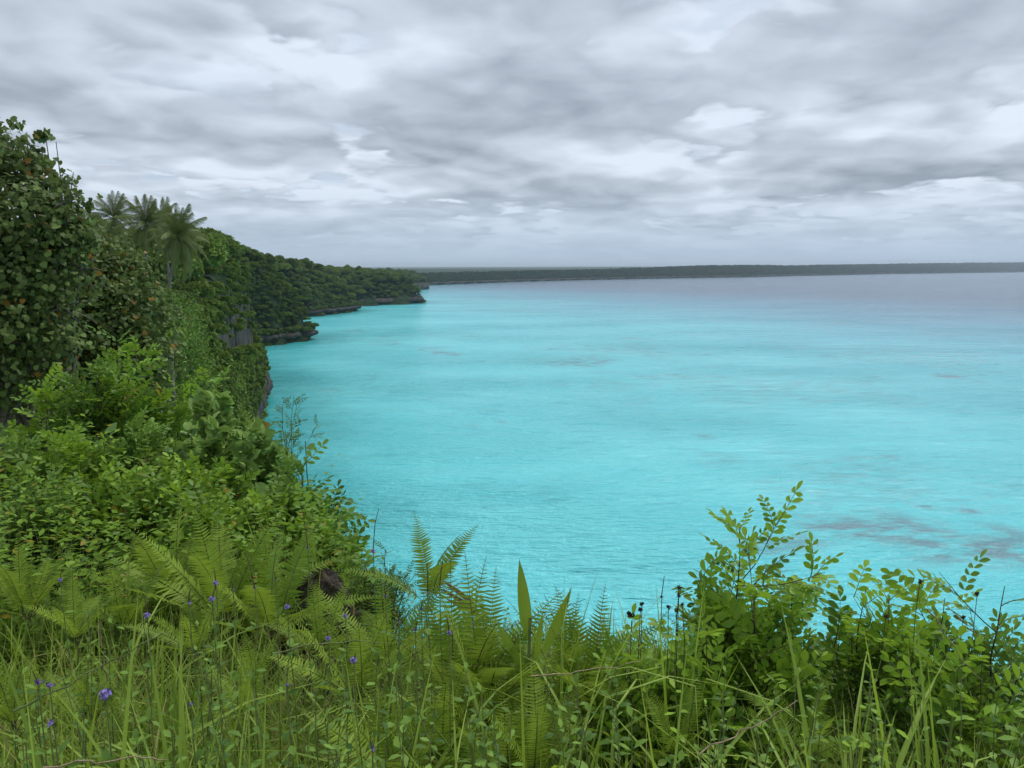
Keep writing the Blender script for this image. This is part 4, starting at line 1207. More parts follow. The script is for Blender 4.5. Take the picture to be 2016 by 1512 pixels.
FERNS = [
 (835, 1042, 3.3, 3, 'tallest fern of the lip, its frond standing up against the water', .78, 48),
 (905, 1170, 2.7, 9, 'fern below the dried red brown leaf', .95, 60), (958, 1152, 2.6, 9, 'yellow green fern in the middle of the lip left of the pleated leaf', .9, 45),
 (1110, 1175, 2.6, 7, 'fern behind the pleated leaf on the lip', .7, 50), (1165, 1190, 2.55, 8, 'fern right of the pleated leaf with narrow fronds against the water', .8, 40),
 (870, 1245, 2.3, 9, 'fern in front of the one under the dried leaf', .7, 55), (985, 1240, 2.25, 9, 'bright fern below the yellow green one on the lip', .8, 50),
 (760, 1130, 3.1, 9, 'fern in front of the dark fine-leaved bush', .95, 60), (700, 1190, 2.7, 8, 'fern at the foot of the brown rock on its right side', .8, 60),
 (330, 1050, 3.7, 8, 'large fern at the top of the left fern bank', 1.0, 60), (440, 1055, 3.5, 8, 'arching fern right of the largest on the left bank', 0.95, 65),
 (530, 1090, 3.3, 7, 'fern left of the brown rock', .85, 65), (235, 1100, 3.1, 6, 'fern left of the largest on the left bank', .7, 60),
 (40, 1060, 3.3, 7, 'fern by the left frame edge behind the grass', .8, 60), (140, 1130, 2.8, 6, 'fern between the frame edge and the left bank', .6, 65),
 (620, 1160, 2.9, 9, 'fern in front of the brown rock', .6, 60), (380, 1150, 2.8, 9, 'fern in the middle of the left foreground', .6, 65),
 (10, 1240, 2.2, 8, 'fern frond spray at the left frame edge lower down', .55, 60), (165, 1230, 2.3, 8, 'fern among the tall grass above the twin purple flowers', .55, 60),
 (1400, 1175, 2.9, 6, 'fine fern beside the arching blade on the lip', .75, 45), (1600, 1280, 2.1, 7, 'low fern under the leafy spire', .6, 55),
 (1330, 1290, 2.1, 7, 'low fern in the gap right of the middle', .55, 55), (480, 1220, 2.4, 8, 'fern among purple flowers left of the middle', .55, 65),
 (1060, 1300, 2.0, 7, 'low fern at the foot of the pleated leaf', .6, 50), (930, 1330, 1.9, 8, 'low fern in the foreground just left of the middle', .65, 55), (780, 1290, 2.1, 8, 'fern in the foreground left of the yellow green ones', .7, 55)]
for (px, py, d, n_, lab, s__, spr) in FERNS:
    if 850 < px < 1200 and py < 1260: s__, spr, n_ = s__ * 1.25, 42, n_ + 3
    fern(px, py, d, n_ + 2, lab, s__, FR_BIG if px in (330, 440, 835, 530) else FR, spr)

# ------------------------------------------------------------------ brown rock on the lip
def rock(name, label, cat, px, py, d, w_, h_, seed):
    f, h = base(px, py, d)
    a = np.linspace(0, 2 * np.pi, 40, endpoint=False); t = np.linspace(0, 1, 22)
    A, T_ = np.meshgrid(a, t)
    prof = np.interp(T_, [0, .35, .7, .93, 1], [1.15, 1.05, .80, .45, .0])
    rr = prof * (1 + .5 * (fbm(np.cos(A) * 2.2 + 5, np.sin(A) * 2.2 + T_ * 3, seed) - .5) + .75 * (fbm(np.cos(A) * 5 + 5, np.sin(A) * 5 + T_ * 14, seed + 5) - .5))
    V = np.stack([np.cos(A) * rr * w_, np.sin(A) * rr * w_ * .8, T_ * h * h_ + .12 * w_ * np.sin(A * 2 + 1) * prof + (fbm(A * 3, T_ * 7, seed + 9) - .5) * .05], -1).reshape(-1, 3)
    i = np.arange(21)[:, None] * 40; j = np.arange(40)[None]; j2 = (j + 1) % 40
    F = np.stack([i + j, i + j2, i + 40 + j2, i + 40 + j], -1).reshape(-1, 4)
    m, n = mat_new('pitted_rock')
    tcn = n.n('ShaderNodeTexCoord'); p = tcn.outputs['Object']
    n1 = n.noise(p, 26, 7, .7); n2 = n.noise(p, 7, 4, .6)
    c = n.mix(n.rng(n1, .36, .66), C4(.028, .021, .014), C4(.19, .15, .11))
    c = n.mix(n.rng(n2, .55, .7, 0, .5), c, C4(.05, .075, .03))
    b = n.n('ShaderNodeBsdfPrincipled', i_Base_Color=c, i_Roughness=.95)
    bp = n.n('ShaderNodeBump', i_Strength=1.0, i_Distance=.03, i_Height=n1)
    n.link(bp.outputs[0], b.inputs['Normal'])
    n.n('ShaderNodeOutputMaterial', i_0=b.outputs[0])
    link(name, new_mesh(name, V, [F], [m]), None, (f[0], f[1], f[2] - .02), label=label, cat=cat)
rock('rock', 'dark brown pitted rock standing on the lip below the thicket', 'rock', 632, 1112, 3.9, .165, 1.0, 3)

# ------------------------------------------------------------------ young palm with pleated leaves, dried leaf
def pleated(L_, W_, pl, droop, tint, mat):
    g = Geo(); nt, nw = 12, pl * 2 + 1
    t = np.linspace(0, 1, nt)[:, None]; u = np.linspace(-1, 1, nw)[None]
    wd_ = W_ * .5 * np.sin(np.pi * np.clip(t * .93 + .05, 0, 1) ** .8) ** .8 * .5
    zig = (np.arange(nw) % 2)[None] * 2 - 1
    X = u * wd_; Y = t * L_ + 0 * u - abs(u) * .06 * L_ * t; Z = zig * wd_ * .09 + .25 * np.abs(u) * wd_ - droop * L_ * t ** 2 + 0 * u
    V = np.stack([X, Y, Z], -1).reshape(-1, 3)
    tt = np.broadcast_to(tint + .08 * zig, (nt, nw)).ravel()
    return g.add(V, (), grid_faces(nt, nw), np.clip(tt, 0, .95) if tint < .95 else .99).mesh('pleated_leaf', [mat])
f, h = base(1045, 1105, 2.55)
o = link('young_palm', None, None, f, label='young palm with two upright pleated leaves at the middle of the lip', cat='palm plant')
link('stem', Geo().tube(bend((0, 0, -.02), (0, 0, 1), max(.1, h - .2), (0, 0, 0), 6, .02), .006, 5).mesh('stem', [M_green]), o)
hh_ = max(.02, h - .30)
for (dx, dz, az, L_, W_) in ((-.01, .0, -6, .30, .095), (.05, -.06, 24, .27, .08), (-.03, -.12, -30, .2, .06), (.02, -.10, 8, .2, .05)):
    y = np.array([[math.sin(R(az)), .12, math.cos(R(az))]])
    link('pleated_leaf', pleated(L_, W_, 7, .04, .72, M_grass), o, (dx, 0, hh_ + dz), frames(y, np.array([[.1, -1.0, .1]]))[0])
f, h = base(890, 1150, 3.0)
c0 = at(940, 1195, 3.0); c1 = at(855, 1128, 3.0)
o = link('dried_palm_leaf', None, None, c0, label='dried red and yellow palm leaf lying over the lip between two ferns', cat='leaf')
v = (c1 - c0)[None]
for dz, L_, t_, mt in ((0, 1.0, .6, M_dead), (-.02, .95, .5, M_dead), (-.035, .8, .93, M_palm)):
    link('leaf_fold', pleated(np.linalg.norm(v) * L_ * .85, .042, 5, .1, t_, mt), o, (0, 0, dz), frames(v + np.array([[0, 0, dz * 1.5]]), np.array([[0, -.8, .6]]))[0])

# ------------------------------------------------------------------ grass blades
def blade_pts(L_, lean, sag, wd_, n=7, twist=0.0, kink=None):
    t = np.linspace(0, 1, n)
    if kink is None:
        x = lean * t + sag * t ** 2.5; z = t * (1 - .35 * abs(lean)) - abs(sag) * .55 * t ** 3.2
    else:
        x = lean * t + np.maximum(t - kink, 0) * sag * 1.3
        z = np.minimum(t, kink + (t - kink) * .2) - np.maximum(t - kink - .08, 0) ** 1.2 * .75
    w_ = wd_ * np.array([.55, .85, 1, 1, .85, .55, .04]) if n == 7 else wd_ * np.sin(np.linspace(.2, 1, n) * np.pi)
    a = twist * t
    V = np.stack([np.stack([x * L_ - w_ * np.sin(a) * .5, -w_ * np.cos(a) * .5, z * L_], -1), np.stack([x * L_, w_ * .0, z * L_ - w_ * .12], -1), np.stack([x * L_ + w_ * np.sin(a) * .5, w_ * np.cos(a) * .5, z * L_], -1)], 1).reshape(-1, 3)
    i = np.arange(n - 1)[:, None] * 3
    F = np.concatenate([i + np.array([[0, 1, 4, 3]]), i + np.array([[1, 2, 5, 4]])])
    return V, np.zeros((0, 3), int), F
def blade_mesh(tint, mat=M_grass, **kw):
    V, a_, F = blade_pts(1.0, **kw)
    return Geo().add(V, (), F, np.clip(tint + np.repeat(np.linspace(0, .12, 7), 3), 0, .92 if tint < .92 else 1)).mesh('blade', [mat])
BL = [blade_mesh(.35, lean=.05, sag=.1, wd_=.016, twist=.8), blade_mesh(.55, lean=.12, sag=.3, wd_=.018, twist=.5), blade_mesh(.25, lean=.2, sag=.65, wd_=.018, twist=1.2),
      blade_mesh(.65, lean=.08, sag=.02, wd_=.014, twist=-.6), blade_mesh(.45, lean=.1, sag=.8, wd_=.017, kink=.68), blade_mesh(.5, lean=.15, sag=.5, wd_=.02, twist=-1)]
BL_DRY = [blade_mesh(.96, lean=.2, sag=.7, wd_=.012, twist=1.5), blade_mesh(.96, lean=.15, sag=.5, wd_=.010, kink=.5)]
def clump(px, py, d, n, label, wide=1.0, group='tall grass clumps in the foreground', spread=.28, dry=.1):
    f, h = base(px, py, d)
    o = link('grass_clump', None, None, (f[0], f[1], f[2] - .02), label=label, cat='grass clump', group=group)
    for k in range(int(n * 2)):
        a = rng.uniform(0, 6.28); tl = rng.uniform(0, spread)
        L_ = h * rng.uniform(.6, 1.02) * 1.04
        z = norm(np.array([math.cos(a) * tl, math.sin(a) * tl, 1.0])); b_ = a + rng.normal() * .5
        x = np.array([math.cos(b_), math.sin(b_), 0]); x = norm(x - x @ z * z); y = np.cross(z, x)
        M3 = np.stack([x * L_, y * wide * .46 * L_ ** .3, z * L_], -1)
        src = BL_DRY if rng.uniform() < dry else BL
        link('blade', src[int(rng.integers(len(src)))], o, (rng.normal() * .025, rng.normal() * .025, 0), M3)
CL = [(1022, 1062, 1.9, 5, 'single tall straight blade clump left of the pleated leaf', 1.3, .03), (1077, 1018, 2.3, 4, 'thin dark grass spikes rising highest over the water', .6, .05),
 (1108, 1120, 1.9, 6, 'grass clump with upright blades right of the pleated leaf', 1.2, .08), (975, 1100, 2.3, 4, 'thin slanting grass stem pair left of the tallest blade', .6, .16),
 (1205, 1205, 1.8, 8, 'grass clump with blades crossing in front of the butterfly', 1.3, .5), (1320, 1100, 2.3, 6, 'upright grass blades left of the arching blade on the lip', 1.1, .08),
 (1365, 1095, 2.35, 6, 'tall thin blades right beside the seed heads', 1.0, .1), (1430, 1135, 2.0, 5, 'arching blade clump left of the leafy spire', 1.4, .25),
 (1700, 1180, 1.7, 14, 'broad-bladed grass clump standing tallest in the right foreground', 1.8, .2), (1640, 1290, 1.5, 12, 'grass clump left of the tallest broad-bladed one', 1.3, .3),
 (1790, 1250, 1.5, 12, 'grass clump right of the tallest broad-bladed one', 1.3, .3), (1960, 1190, 1.7, 10, 'grass clump with one curving blade at the right frame edge', 1.5, .25), (1880, 1300, 1.4, 14, 'dense grass clump in the right corner', 1.2, .3),
 (1990, 1330, 1.3, 12, 'grass clump cut by the right frame edge near the bottom', 1.2, .3), (1550, 1310, 1.5, 10, 'grass clump below the leafy spire', 1.2, .3),
 (1420, 1330, 1.5, 10, 'grass clump in front of the low shrub left of the spire', 1.2, .3), (1300, 1330, 1.5, 10, 'grass clump in the gap right of the middle', 1.2, .3), (1180, 1350, 1.4, 10, 'grass clump with arched blades right of the middle', 1.5, .35),
 (1060, 1340, 1.3, 9, 'broad arched blade clump below the pleated leaf', 1.7, .35), (900, 1340, 1.4, 10, 'grass clump below the middle ferns', 1.3, .3), (800, 1360, 1.35, 12, 'grass clump left of the middle at the bottom', 1.2, .3),
 (700, 1240, 1.9, 9, 'upright grass clump right of the brown rock', 1.2, .12), (740, 1150, 2.4, 8, 'tall pale blades rising in front of the brown rock', 1.3, .1), (600, 1330, 1.5, 12, 'grass clump at the bottom below the brown rock', 1.2, .3),
 (455, 1330, 1.45, 14, 'bright yellow green grass clump at the bottom left of the middle', 1.4, .22), (320, 1165, 1.9, 9, 'tall grass clump in the left foreground behind the single flower', 1.6, .14), (350, 1320, 1.4, 10, 'grass clump between the purple flowers at the bottom', 1.4, .2),
 (45, 1150, 1.9, 9, 'tall broad grass clump near the left frame edge', 1.8, .12), (95, 1250, 1.6, 9, 'broad grass clump above the twin purple flowers', 1.8, .15), (160, 1090, 2.5, 8, 'tall thin grass clump behind the left fern', 1.2, .12),
 (215, 1330, 1.4, 9, 'grass clump with a brown withered blade beside the single purple flower', 1.3, .25), (20, 1330, 1.35, 10, 'grass clump cut by the left frame edge', 1.3, .2), (530, 1180, 2.2, 9, 'upright grass clump left of the brown rock', 1.1, .15),
 (400, 1140, 2.4, 8, 'thin grass clump in front of the arching fern', 1.0, .15), (260, 1100, 2.5, 8, 'thin grass clump in front of the left fern bank', 1.1, .18), (860, 1210, 2.1, 7, 'thin grass clump in front of the dried leaf', 1.0, .2)]
for (px, py, d, n_, lab, wd_, spr) in CL:
    clump(px, py, d, n_, lab, wd_, spread=spr)

# ------------------------------------------------------------------ purple flower spikes, seed heads
m, n = mat_new('purple_petals')
b = n.n('ShaderNodeBsdfPrincipled', i_Base_Color=C4(.23, .175, .45), i_Roughness=.6)
n.n('ShaderNodeOutputMaterial', i_0=b.outputs[0]); M_pur = m
m, n = mat_new('brown_seed')
b = n.n('ShaderNodeBsdfPrincipled', i_Base_Color=C4(.035, .022, .016), i_Roughness=.8)
n.n('ShaderNodeOutputMaterial', i_0=b.outputs[0]); M_seed = m
def flower_cluster(n_, r_):
    g = Geo()
    petal = tpl_small(.75, .2, .6)
    d_ = rand_dirs(n_, .2)
    for k in range(n_):
        c = d_[k] * r_ * rng.uniform(.45, 1.0) * np.array([1, 1, .8])
        ax = norm(np.cross(d_[k], rng.normal(size=3)))
        bx = np.cross(d_[k], ax); ang = np.arange(5) * 2 * np.pi / 5
        y = norm(np.cos(ang)[:, None] * ax + np.sin(ang)[:, None] * bx + d_[k] * .35)
        g.inst(petal, frames(y, d_[k][None] + .001, r_ * .5), np.repeat(c[None], 5, 0), .5)
        g.tube([c * .1, c * .6, c], [.0012, .001, .0014], 3, .5)
    return g.mesh('flower_cluster', [M_pur])
FCL = [flower_cluster(9, .011), flower_cluster(13, .013), flower_cluster(6, .009)]
def flower(px, py, d, sz, label, spike=.07, tilt=(0, 0)):
    f, h = base(px, py, d)
    o = link('purple_flower', None, None, (f[0], f[1], f[2]), label=label, cat='flower', group='purple flower spikes in the foreground')
    P = bend((0.06 * tilt[0], 0, 0), norm(np.array([-.06 * tilt[0] / h, 0, 1.0])), h, (0, 0, 0), 9, .015); P[-1] = (0, 0, h); P[-2] = (0, 0, h * .88)
    g = Geo().tube(P, np.linspace(.0022, .0016, 9), 4)
    for k in range(6):
        q = P[2 + k]
        y = rand_dirs(2, .3)
        g.inst(OVAL, frames(y, np.array([[0, 0, 1.0]] * 2), .035 * rng.uniform(.7, 1.2, 2)), np.repeat(q[None], 2, 0), rng.uniform(.2, .6), 1)
    link('stem', g.mesh('stem', [M_green, M_weed]), o)
    link('flower_cluster', FCL[int(rng.integers(3))], o, (0, 0, h), np.eye(3) * sz * .85)
    if spike:
        e = np.array([tilt[0] * .3, tilt[1], 1.0])
        link('spike', Geo().tube(bend((0, 0, h), norm(e), spike, (tilt[0] * .3, 0, 0), 6, .05), np.linspace(.0022, .001, 6), 4).mesh('spike', [M_stem]), o)
FL = [(97, 1424, 1.25, 1.1, 'large deep purple flower lowest at the left', 0), (75, 1345, 1.35, .95, 'left flower of the purple pair near the left edge', .03), (98, 1352, 1.35, .95, 'right flower of the purple pair near the left edge', 0),
 (208, 1368, 1.3, 1.05, 'deep purple flower under the brown withered blade', 0), (372, 1187, 1.8, .95, 'purple flower beside the arched blade left of the middle', .04), (418, 1180, 1.9, .8, 'purple flower just right of the one by the arched blade', .04),
 (290, 1212, 1.8, .8, 'pale purple flower on a long stem behind the fern', .05), (425, 1148, 2.2, .8, 'purple flower in front of the arching fern', .05), (459, 1160, 2.2, .7, 'small purple flower right of the one before the arching fern', .03),
 (502, 1157, 2.2, .8, 'purple flower below a thin drooping spike', .12), (543, 1142, 2.3, .7, 'purple flower left of the brown rock', .03), (566, 1195, 2.1, .8, 'purple flower just below and left of the brown rock', .03),
 (606, 1079, 3.0, .9, 'purple flower with a long spike against the edge shrub', .22), (735, 1085, 2.9, .9, 'purple flower with a long dark spike against the water left of the tall fern', .18), (119, 1142, 2.4, .7, 'small purple flower behind the grass near the left edge', .03),
 (760, 1175, 2.3, .8, 'purple flower at the foot of the tall fern', .04), (842, 1166, 2.3, .8, 'purple flower with a dark spike left of the dried leaf', .1), (866, 1153, 2.4, .7, 'purple flower with a dark spike in front of the dried leaf', .1),
 (830, 1200, 2.2, .8, 'purple flower between two ferns under the dried leaf', .03), (785, 1223, 2.0, .8, 'purple flower left of the yellow green fern', .03), (818, 1241, 2.0, .7, 'small purple flower in front of the yellow green fern', .03), (885, 1246, 2.0, .7, 'purple flower amid the bright fern fronds', .05),
 (680, 1213, 2.2, .7, 'purple flower right below the brown rock', .03), (647, 1257, 1.9, .7, 'small purple flower below the brown rock', .03), (697, 1300, 1.7, .85, 'pale purple flower in the weeds below the rock', .02), (733, 1474, 1.25, .8, 'purple flower at the bottom left of the middle', .02),
 (376, 1388, 1.45, .6, 'small violet flower in the bottom weeds between grass clumps', 0), (566, 1350, 1.5, .55, 'faint violet flower low in the bottom weeds', 0), (1303, 1176, 2.5, .7, 'tiny violet flower on a dark spike against the water beside the seed heads', .09)]
for px, py, d, sz, lab, spk in FL:
    flower(px, py, d, sz, lab, spk, (rng.uniform(-1, 1) * .5, rng.uniform(-.2, .2)))
def seedhead(px, py, d, label, sz=.008):
    f, h = base(px, py, d)
    o = link('seed_head', None, None, f, label=label, cat='seed head', group='dark seed heads on thin stems')
    P = bend((0, 0, 0), (0, 0, 1.0), h, (0, 0, 0), 8, .02); P[-1] = (0, 0, h)
    link('stem', Geo().tube(P, .0013, 4).mesh('stem', [M_stem]), o)
    g = Geo(); d_ = rand_dirs(26, .1)
    g.inst(tpl_small(.5, .1, .5), frames(d_, rng.normal(size=(26, 3)), sz * rng.uniform(.7, 1.2, 26)), d_ * sz * .25, .5)
    t_ = np.linspace(0, np.pi, 6); g.tube(np.stack([0 * t_, 0 * t_, -np.cos(t_) * sz * .8], -1), np.sin(t_) * sz * .55 + .0003, 6)
    link('head', g.mesh('head', [M_seed]), o, (0, 0, h))
for px, py, lab in ((1337, 1157, 'topmost dark seed head left of the arching blade'), (1336, 1172, 'seed head just under the topmost one'), (1343, 1190, 'dark seed head beside the upright blades'), (1264, 1189, 'dark seed head right above the butterfly'),
                    (1261, 1201, 'small seed head touching the crossing blade'), (1316, 1195, 'narrow seed head left of the upright blades'), (1331, 1202, 'small seed head low between the upright blades'), (1811, 1146, 'seed head on a thin stem above the red brown shrub'),
                    (1924, 1169, 'seed head on a thin stem between the last two shrubs'), (1897, 1215, 'small seed head right of the drooping twigs'), (1744, 1213, 'seed head in front of the right edge shrubs')):
    seedhead(px, py, 2.45, lab)

# ------------------------------------------------------------------ butterfly
c = at(1240, 1214, 2.45)
o = link('butterfly', None, None, c, label='small dark butterfly with pale wing patches on a stem over the water', cat='butterfly')
t_ = np.linspace(0, np.pi, 8)
link('body', Geo().tube(np.stack([np.cos(t_) * .009, 0 * t_, 0 * t_], -1), np.sin(t_) * .0022 + .0003, 6).mesh('body', [M_seed]), o)
m, n = mat_new('butterfly_wing')
tcn = n.n('ShaderNodeTexCoord'); sp_ = n.n('ShaderNodeSeparateXYZ', i_0=tcn.outputs['Object'])
d_ = n.n('ShaderNodeVectorMath', operation='DISTANCE', i_0=tcn.outputs['Object'], i_1=(.010, 0, .008)).outputs['Value']
cc = n.mix(n.rng(d_, .0042, .0030), C4(.018, .014, .012), C4(.62, .60, .45))
b = n.n('ShaderNodeBsdfPrincipled', i_Base_Color=cc, i_Roughness=.7)
n.n('ShaderNodeOutputMaterial', i_0=b.outputs[0])
for sd in (-1, 1):
    for nm, pts in (('forewing', [(-.004, .001), (-.012, .012), (-.006, .019), (.004, .016), (.006, .006), (.002, .001)]), ('hindwing', [(0, .001), (.004, .010), (.012, .013), (.018, .007), (.015, -.002), (.005, -.004)])):
        V = np.array([(x, sd * (z * .30 + .001), z) for x, z in pts] + [(.003, sd * .002, .006)])
        k = len(pts)
        link(nm, new_mesh(nm, V, [np.array([(i, (i + 1) % k, k) for i in range(k)])], [m]), o)
link('antenna', Geo().tube([(-.008, 0, 0), (-.014, .002, .006), (-.016, .003, .010)], .0003, 3).tube([(-.008, 0, 0), (-.014, -.002, .006), (-.016, -.003, .010)], .0003, 3).mesh('antenna', [M_seed]), o)
f, h = base(1244, 1222, 2.45)
link('dry_stalk', Geo().tube(bend(f, (0, 0, 1), h, (0, 0, 0), 8, .01), .0014, 4).mesh('dry_stalk', [M_stem]), None, label='thin dark stalk holding the butterfly', cat='stalk')

# ------------------------------------------------------------------ leafy weeds, one by one
def weed(px, py, d, label, size, kind, pairs=7):
    f, h = base(px, py, d); h = min(h, .55)
    zb = f[2]
    c_ = at(px, py, d); zb = max(zb - .02, c_[2] - h)
    o = link('leafy_weed', None, None, (f[0], f[1], zb), label=label, cat='weed', group='leafy weeds in the foreground')
    a0 = rng.uniform(0, 3.14); tl = rng.normal(size=2) * .12
    P = bend((0, 0, -.1), norm(np.array([tl[0], tl[1], 1.0])), h + .1, (0, 0, 0), 9, .06)
    link('stem', Geo().tube(P, np.linspace(.003, .0012, 9), 4).mesh('stem', [M_green]), o)
    src = OVALY if kind else OVALS
    for k in range(pairs):
        t = .3 + .7 * k / (pairs - 1); i = t * 8; i0 = min(int(i), 7)
        q = P[i0] + (P[i0 + 1] - P[i0]) * (i - i0)
        for sd in (0, math.pi):
            a = a0 + sd + k * 1.57
            el = .15 + .9 * max(0, t - .75) * 3
            y = np.array([[math.cos(a), math.sin(a), el + rng.uniform(-.3, .2)]])
            link('leaf', src[int(rng.integers(len(src)))], o, q, frames(y, np.array([[0, 0, 1.0]]) + rng.normal(size=(1, 3)) * .2, size * rng.uniform(.8, 1.1) * (1 - .35 * max(0, t - .7) / .3))[0])
LANDMARKS = [(97, 1424, 'the large deep purple flower'), (86, 1348, 'the purple flower pair'), (208, 1368, 'the flower under the brown blade'), (45, 1230, 'the broad blades by the left edge'),
 (376, 1388, 'the small violet flower'), (455, 1400, 'the yellow green grass clump'), (320, 1230, 'the tall left grass clump'), (372, 1187, 'the flower beside the arched blade'), (290, 1212, 'the pale long-stemmed flower'),
 (566, 1350, 'the faint violet flower'), (647, 1257, 'the small flower under the rock'), (697, 1300, 'the pale purple flower'), (733, 1474, 'the lowest middle flower'), (520, 1240, 'the foot of the brown rock'),
 (885, 1246, 'the flower amid the bright fern'), (930, 1340, 'the low fern left of the middle'), (1030, 1300, 'the tallest straight blade'), (1060, 1400, 'the broad arched blade clump'), (1180, 1400, 'the arched grass clump'),
 (900, 1430, 'the clump below the middle ferns'), (1260, 1300, 'the shrub below the butterfly'), (1330, 1330, 'the low fern in the gap'), (1420, 1390, 'the clump before the low shrub'), (1550, 1380, 'the clump below the leafy spire'),
 (1700, 1330, 'the tallest broad-bladed clump'), (1790, 1370, 'the clump right of the tallest'), (1880, 1400, 'the dense corner clump'), (1990, 1420, 'the clump at the right frame edge'), (1470, 1450, 'the dry forked stalk'), (1640, 1420, 'the clump left of the tallest')]
used_lab = {}
def weed_label(px, py):
    o_ = sorted(LANDMARKS, key=lambda q: (q[0] - px) ** 2 + 2 * (q[1] - py) ** 2)
    for q in o_[:6]:
        dx, dy = px - q[0], py - q[1]
        side = ('right of' if dx > 0 else 'left of') if abs(dx) > abs(dy) else ('below' if dy > 0 else 'above')
        far_ = 'just ' if math.hypot(dx, dy) < 45 else ''
        lab = 'leafy weed with oval leaves ' + far_ + side + ' ' + q[2]
        if lab not in used_lab:
            used_lab[lab] = 1
            return lab
    return 'second leafy weed beside ' + o_[0][2]
for k in range(110):
    px = 15 + (k * 0.618034 % 1) * 1990; py = rng.uniform(1290, 1500) if px > 600 else rng.uniform(1180, 1500)
    d = np.interp(py, [1180, 1290, 1500], [2.5, 1.9, 1.45]) + rng.uniform(-.1, .15)
    sz = rng.uniform(.028, .05)
    weed(px, py, d, weed_label(px, py), sz, px > 1350 and k % 2 == 0, int(rng.integers(5, 9)))

# ------------------------------------------------------------------ uncountable undergrowth and grass
def area_points(n_, r0, r1, az0, az1, pw=1.0):
    a = R(1) * rng.uniform(az0, az1, n_); r_ = r0 + (r1 - r0) * rng.uniform(0, 1, n_) ** pw
    x, y = np.sin(a) * r_, np.cos(a) * r_
    z = ground(x, y); s__, _ = coast_field(x, y)
    k = (s__ > 2.2) & (z > 15) & (y > .3)
    return x[k], y[k], z[k]
def undergrowth(name, label, n_, r0, r1, az0, az1, hmax, size, tmpl, mat, tint, per=14, upb=.5, smin=2.2):
    x, y, z = area_points(n_, r0, r1, az0, az1)
    k = len(x); g = Geo()
    hh_ = hmax * (.35 + .65 * rng.uniform(0, 1, k)) * (.55 + .9 * fbm(x * 2.1, y * 2.1, 77))
    t = np.linspace(.12, 1, per)
    lx, ly = rng.normal(size=k) * .16, rng.normal(size=k) * .16
    P = np.stack([x[:, None] + lx[:, None] * t * hh_[:, None], y[:, None] + ly[:, None] * t * hh_[:, None], z[:, None] + t * hh_[:, None]], -1).reshape(-1, 3)
    ang = (rng.uniform(0, 6.28, k)[:, None] + np.arange(per) * 2.4).ravel()
    yv = np.stack([np.cos(ang), np.sin(ang), rng.uniform(-.3, .5, k * per)], -1)
    sz = size * rng.uniform(.6, 1.25, k * per) * np.tile(1 - .3 * t, k)
    tt = np.clip(rng.uniform(tint[0], tint[1], k)[:, None] + .25 * t + rng.uniform(-.12, .12, (k, per)), 0, .95).ravel()
    tt = np.where(rng.uniform(size=k * per) < .03, .99, tt)
    g.inst(tmpl, frames(yv, np.array([0, 0, 1.0]) + rng.normal(size=(k * per, 3)) * .3, sz), P, tt)
    # stems: thin three-sided
    S0 = np.stack([x, y, z - .02], -1); S1 = np.stack([x + lx * hh_, y + ly * hh_, z + hh_], -1)
    wv = .0016
    V = np.stack([S0 + [wv, 0, 0], S0 - [wv, wv, 0], S0 + [-wv, wv, 0], S1], 1).reshape(-1, 3)
    i = np.arange(k)[:, None] * 4
    g.add(V, np.concatenate([i + np.array([[0, 1, 3]]), i + np.array([[1, 2, 3]]), i + np.array([[2, 0, 3]])]), (), .4, 1)
    link(name, g.mesh(name, [mat, M_green]), kind='stuff', label=label)
undergrowth('undergrowth', 'tangle of small-leaved weeds carpeting the clifftop', 3300, .9, 4.6, -62, 62, .36, .032, tpl_leaf(.5, .12, .4), M_weed, (.05, .55))
undergrowth('undergrowth', 'low fine weeds under the tall grass', 3000, .9, 4.2, -60, 60, .20, .022, tpl_simple(.5), M_weed, (.0, .45), 12)
undergrowth('undergrowth', 'dense leafy thicket floor on the slope at the left', 3000, 4.0, 10.0, -46, -12, .95, .075, tpl_simple(.5), M_pin, (.0, .42), 16)
undergrowth('undergrowth', 'shaded undergrowth below the heart-leaved trees', 3400, 9.0, 26.0, -46, -8, 1.5, .17, tpl_simple(.6), M_weed, (.05, .6), 14)
undergrowth('undergrowth', 'bushy scrub on the ravine floor before the palms', 2600, 24.0, 52.0, -44, -18, 2.6, .38, tpl_simple(.65), M_far, (.05, .6), 14)

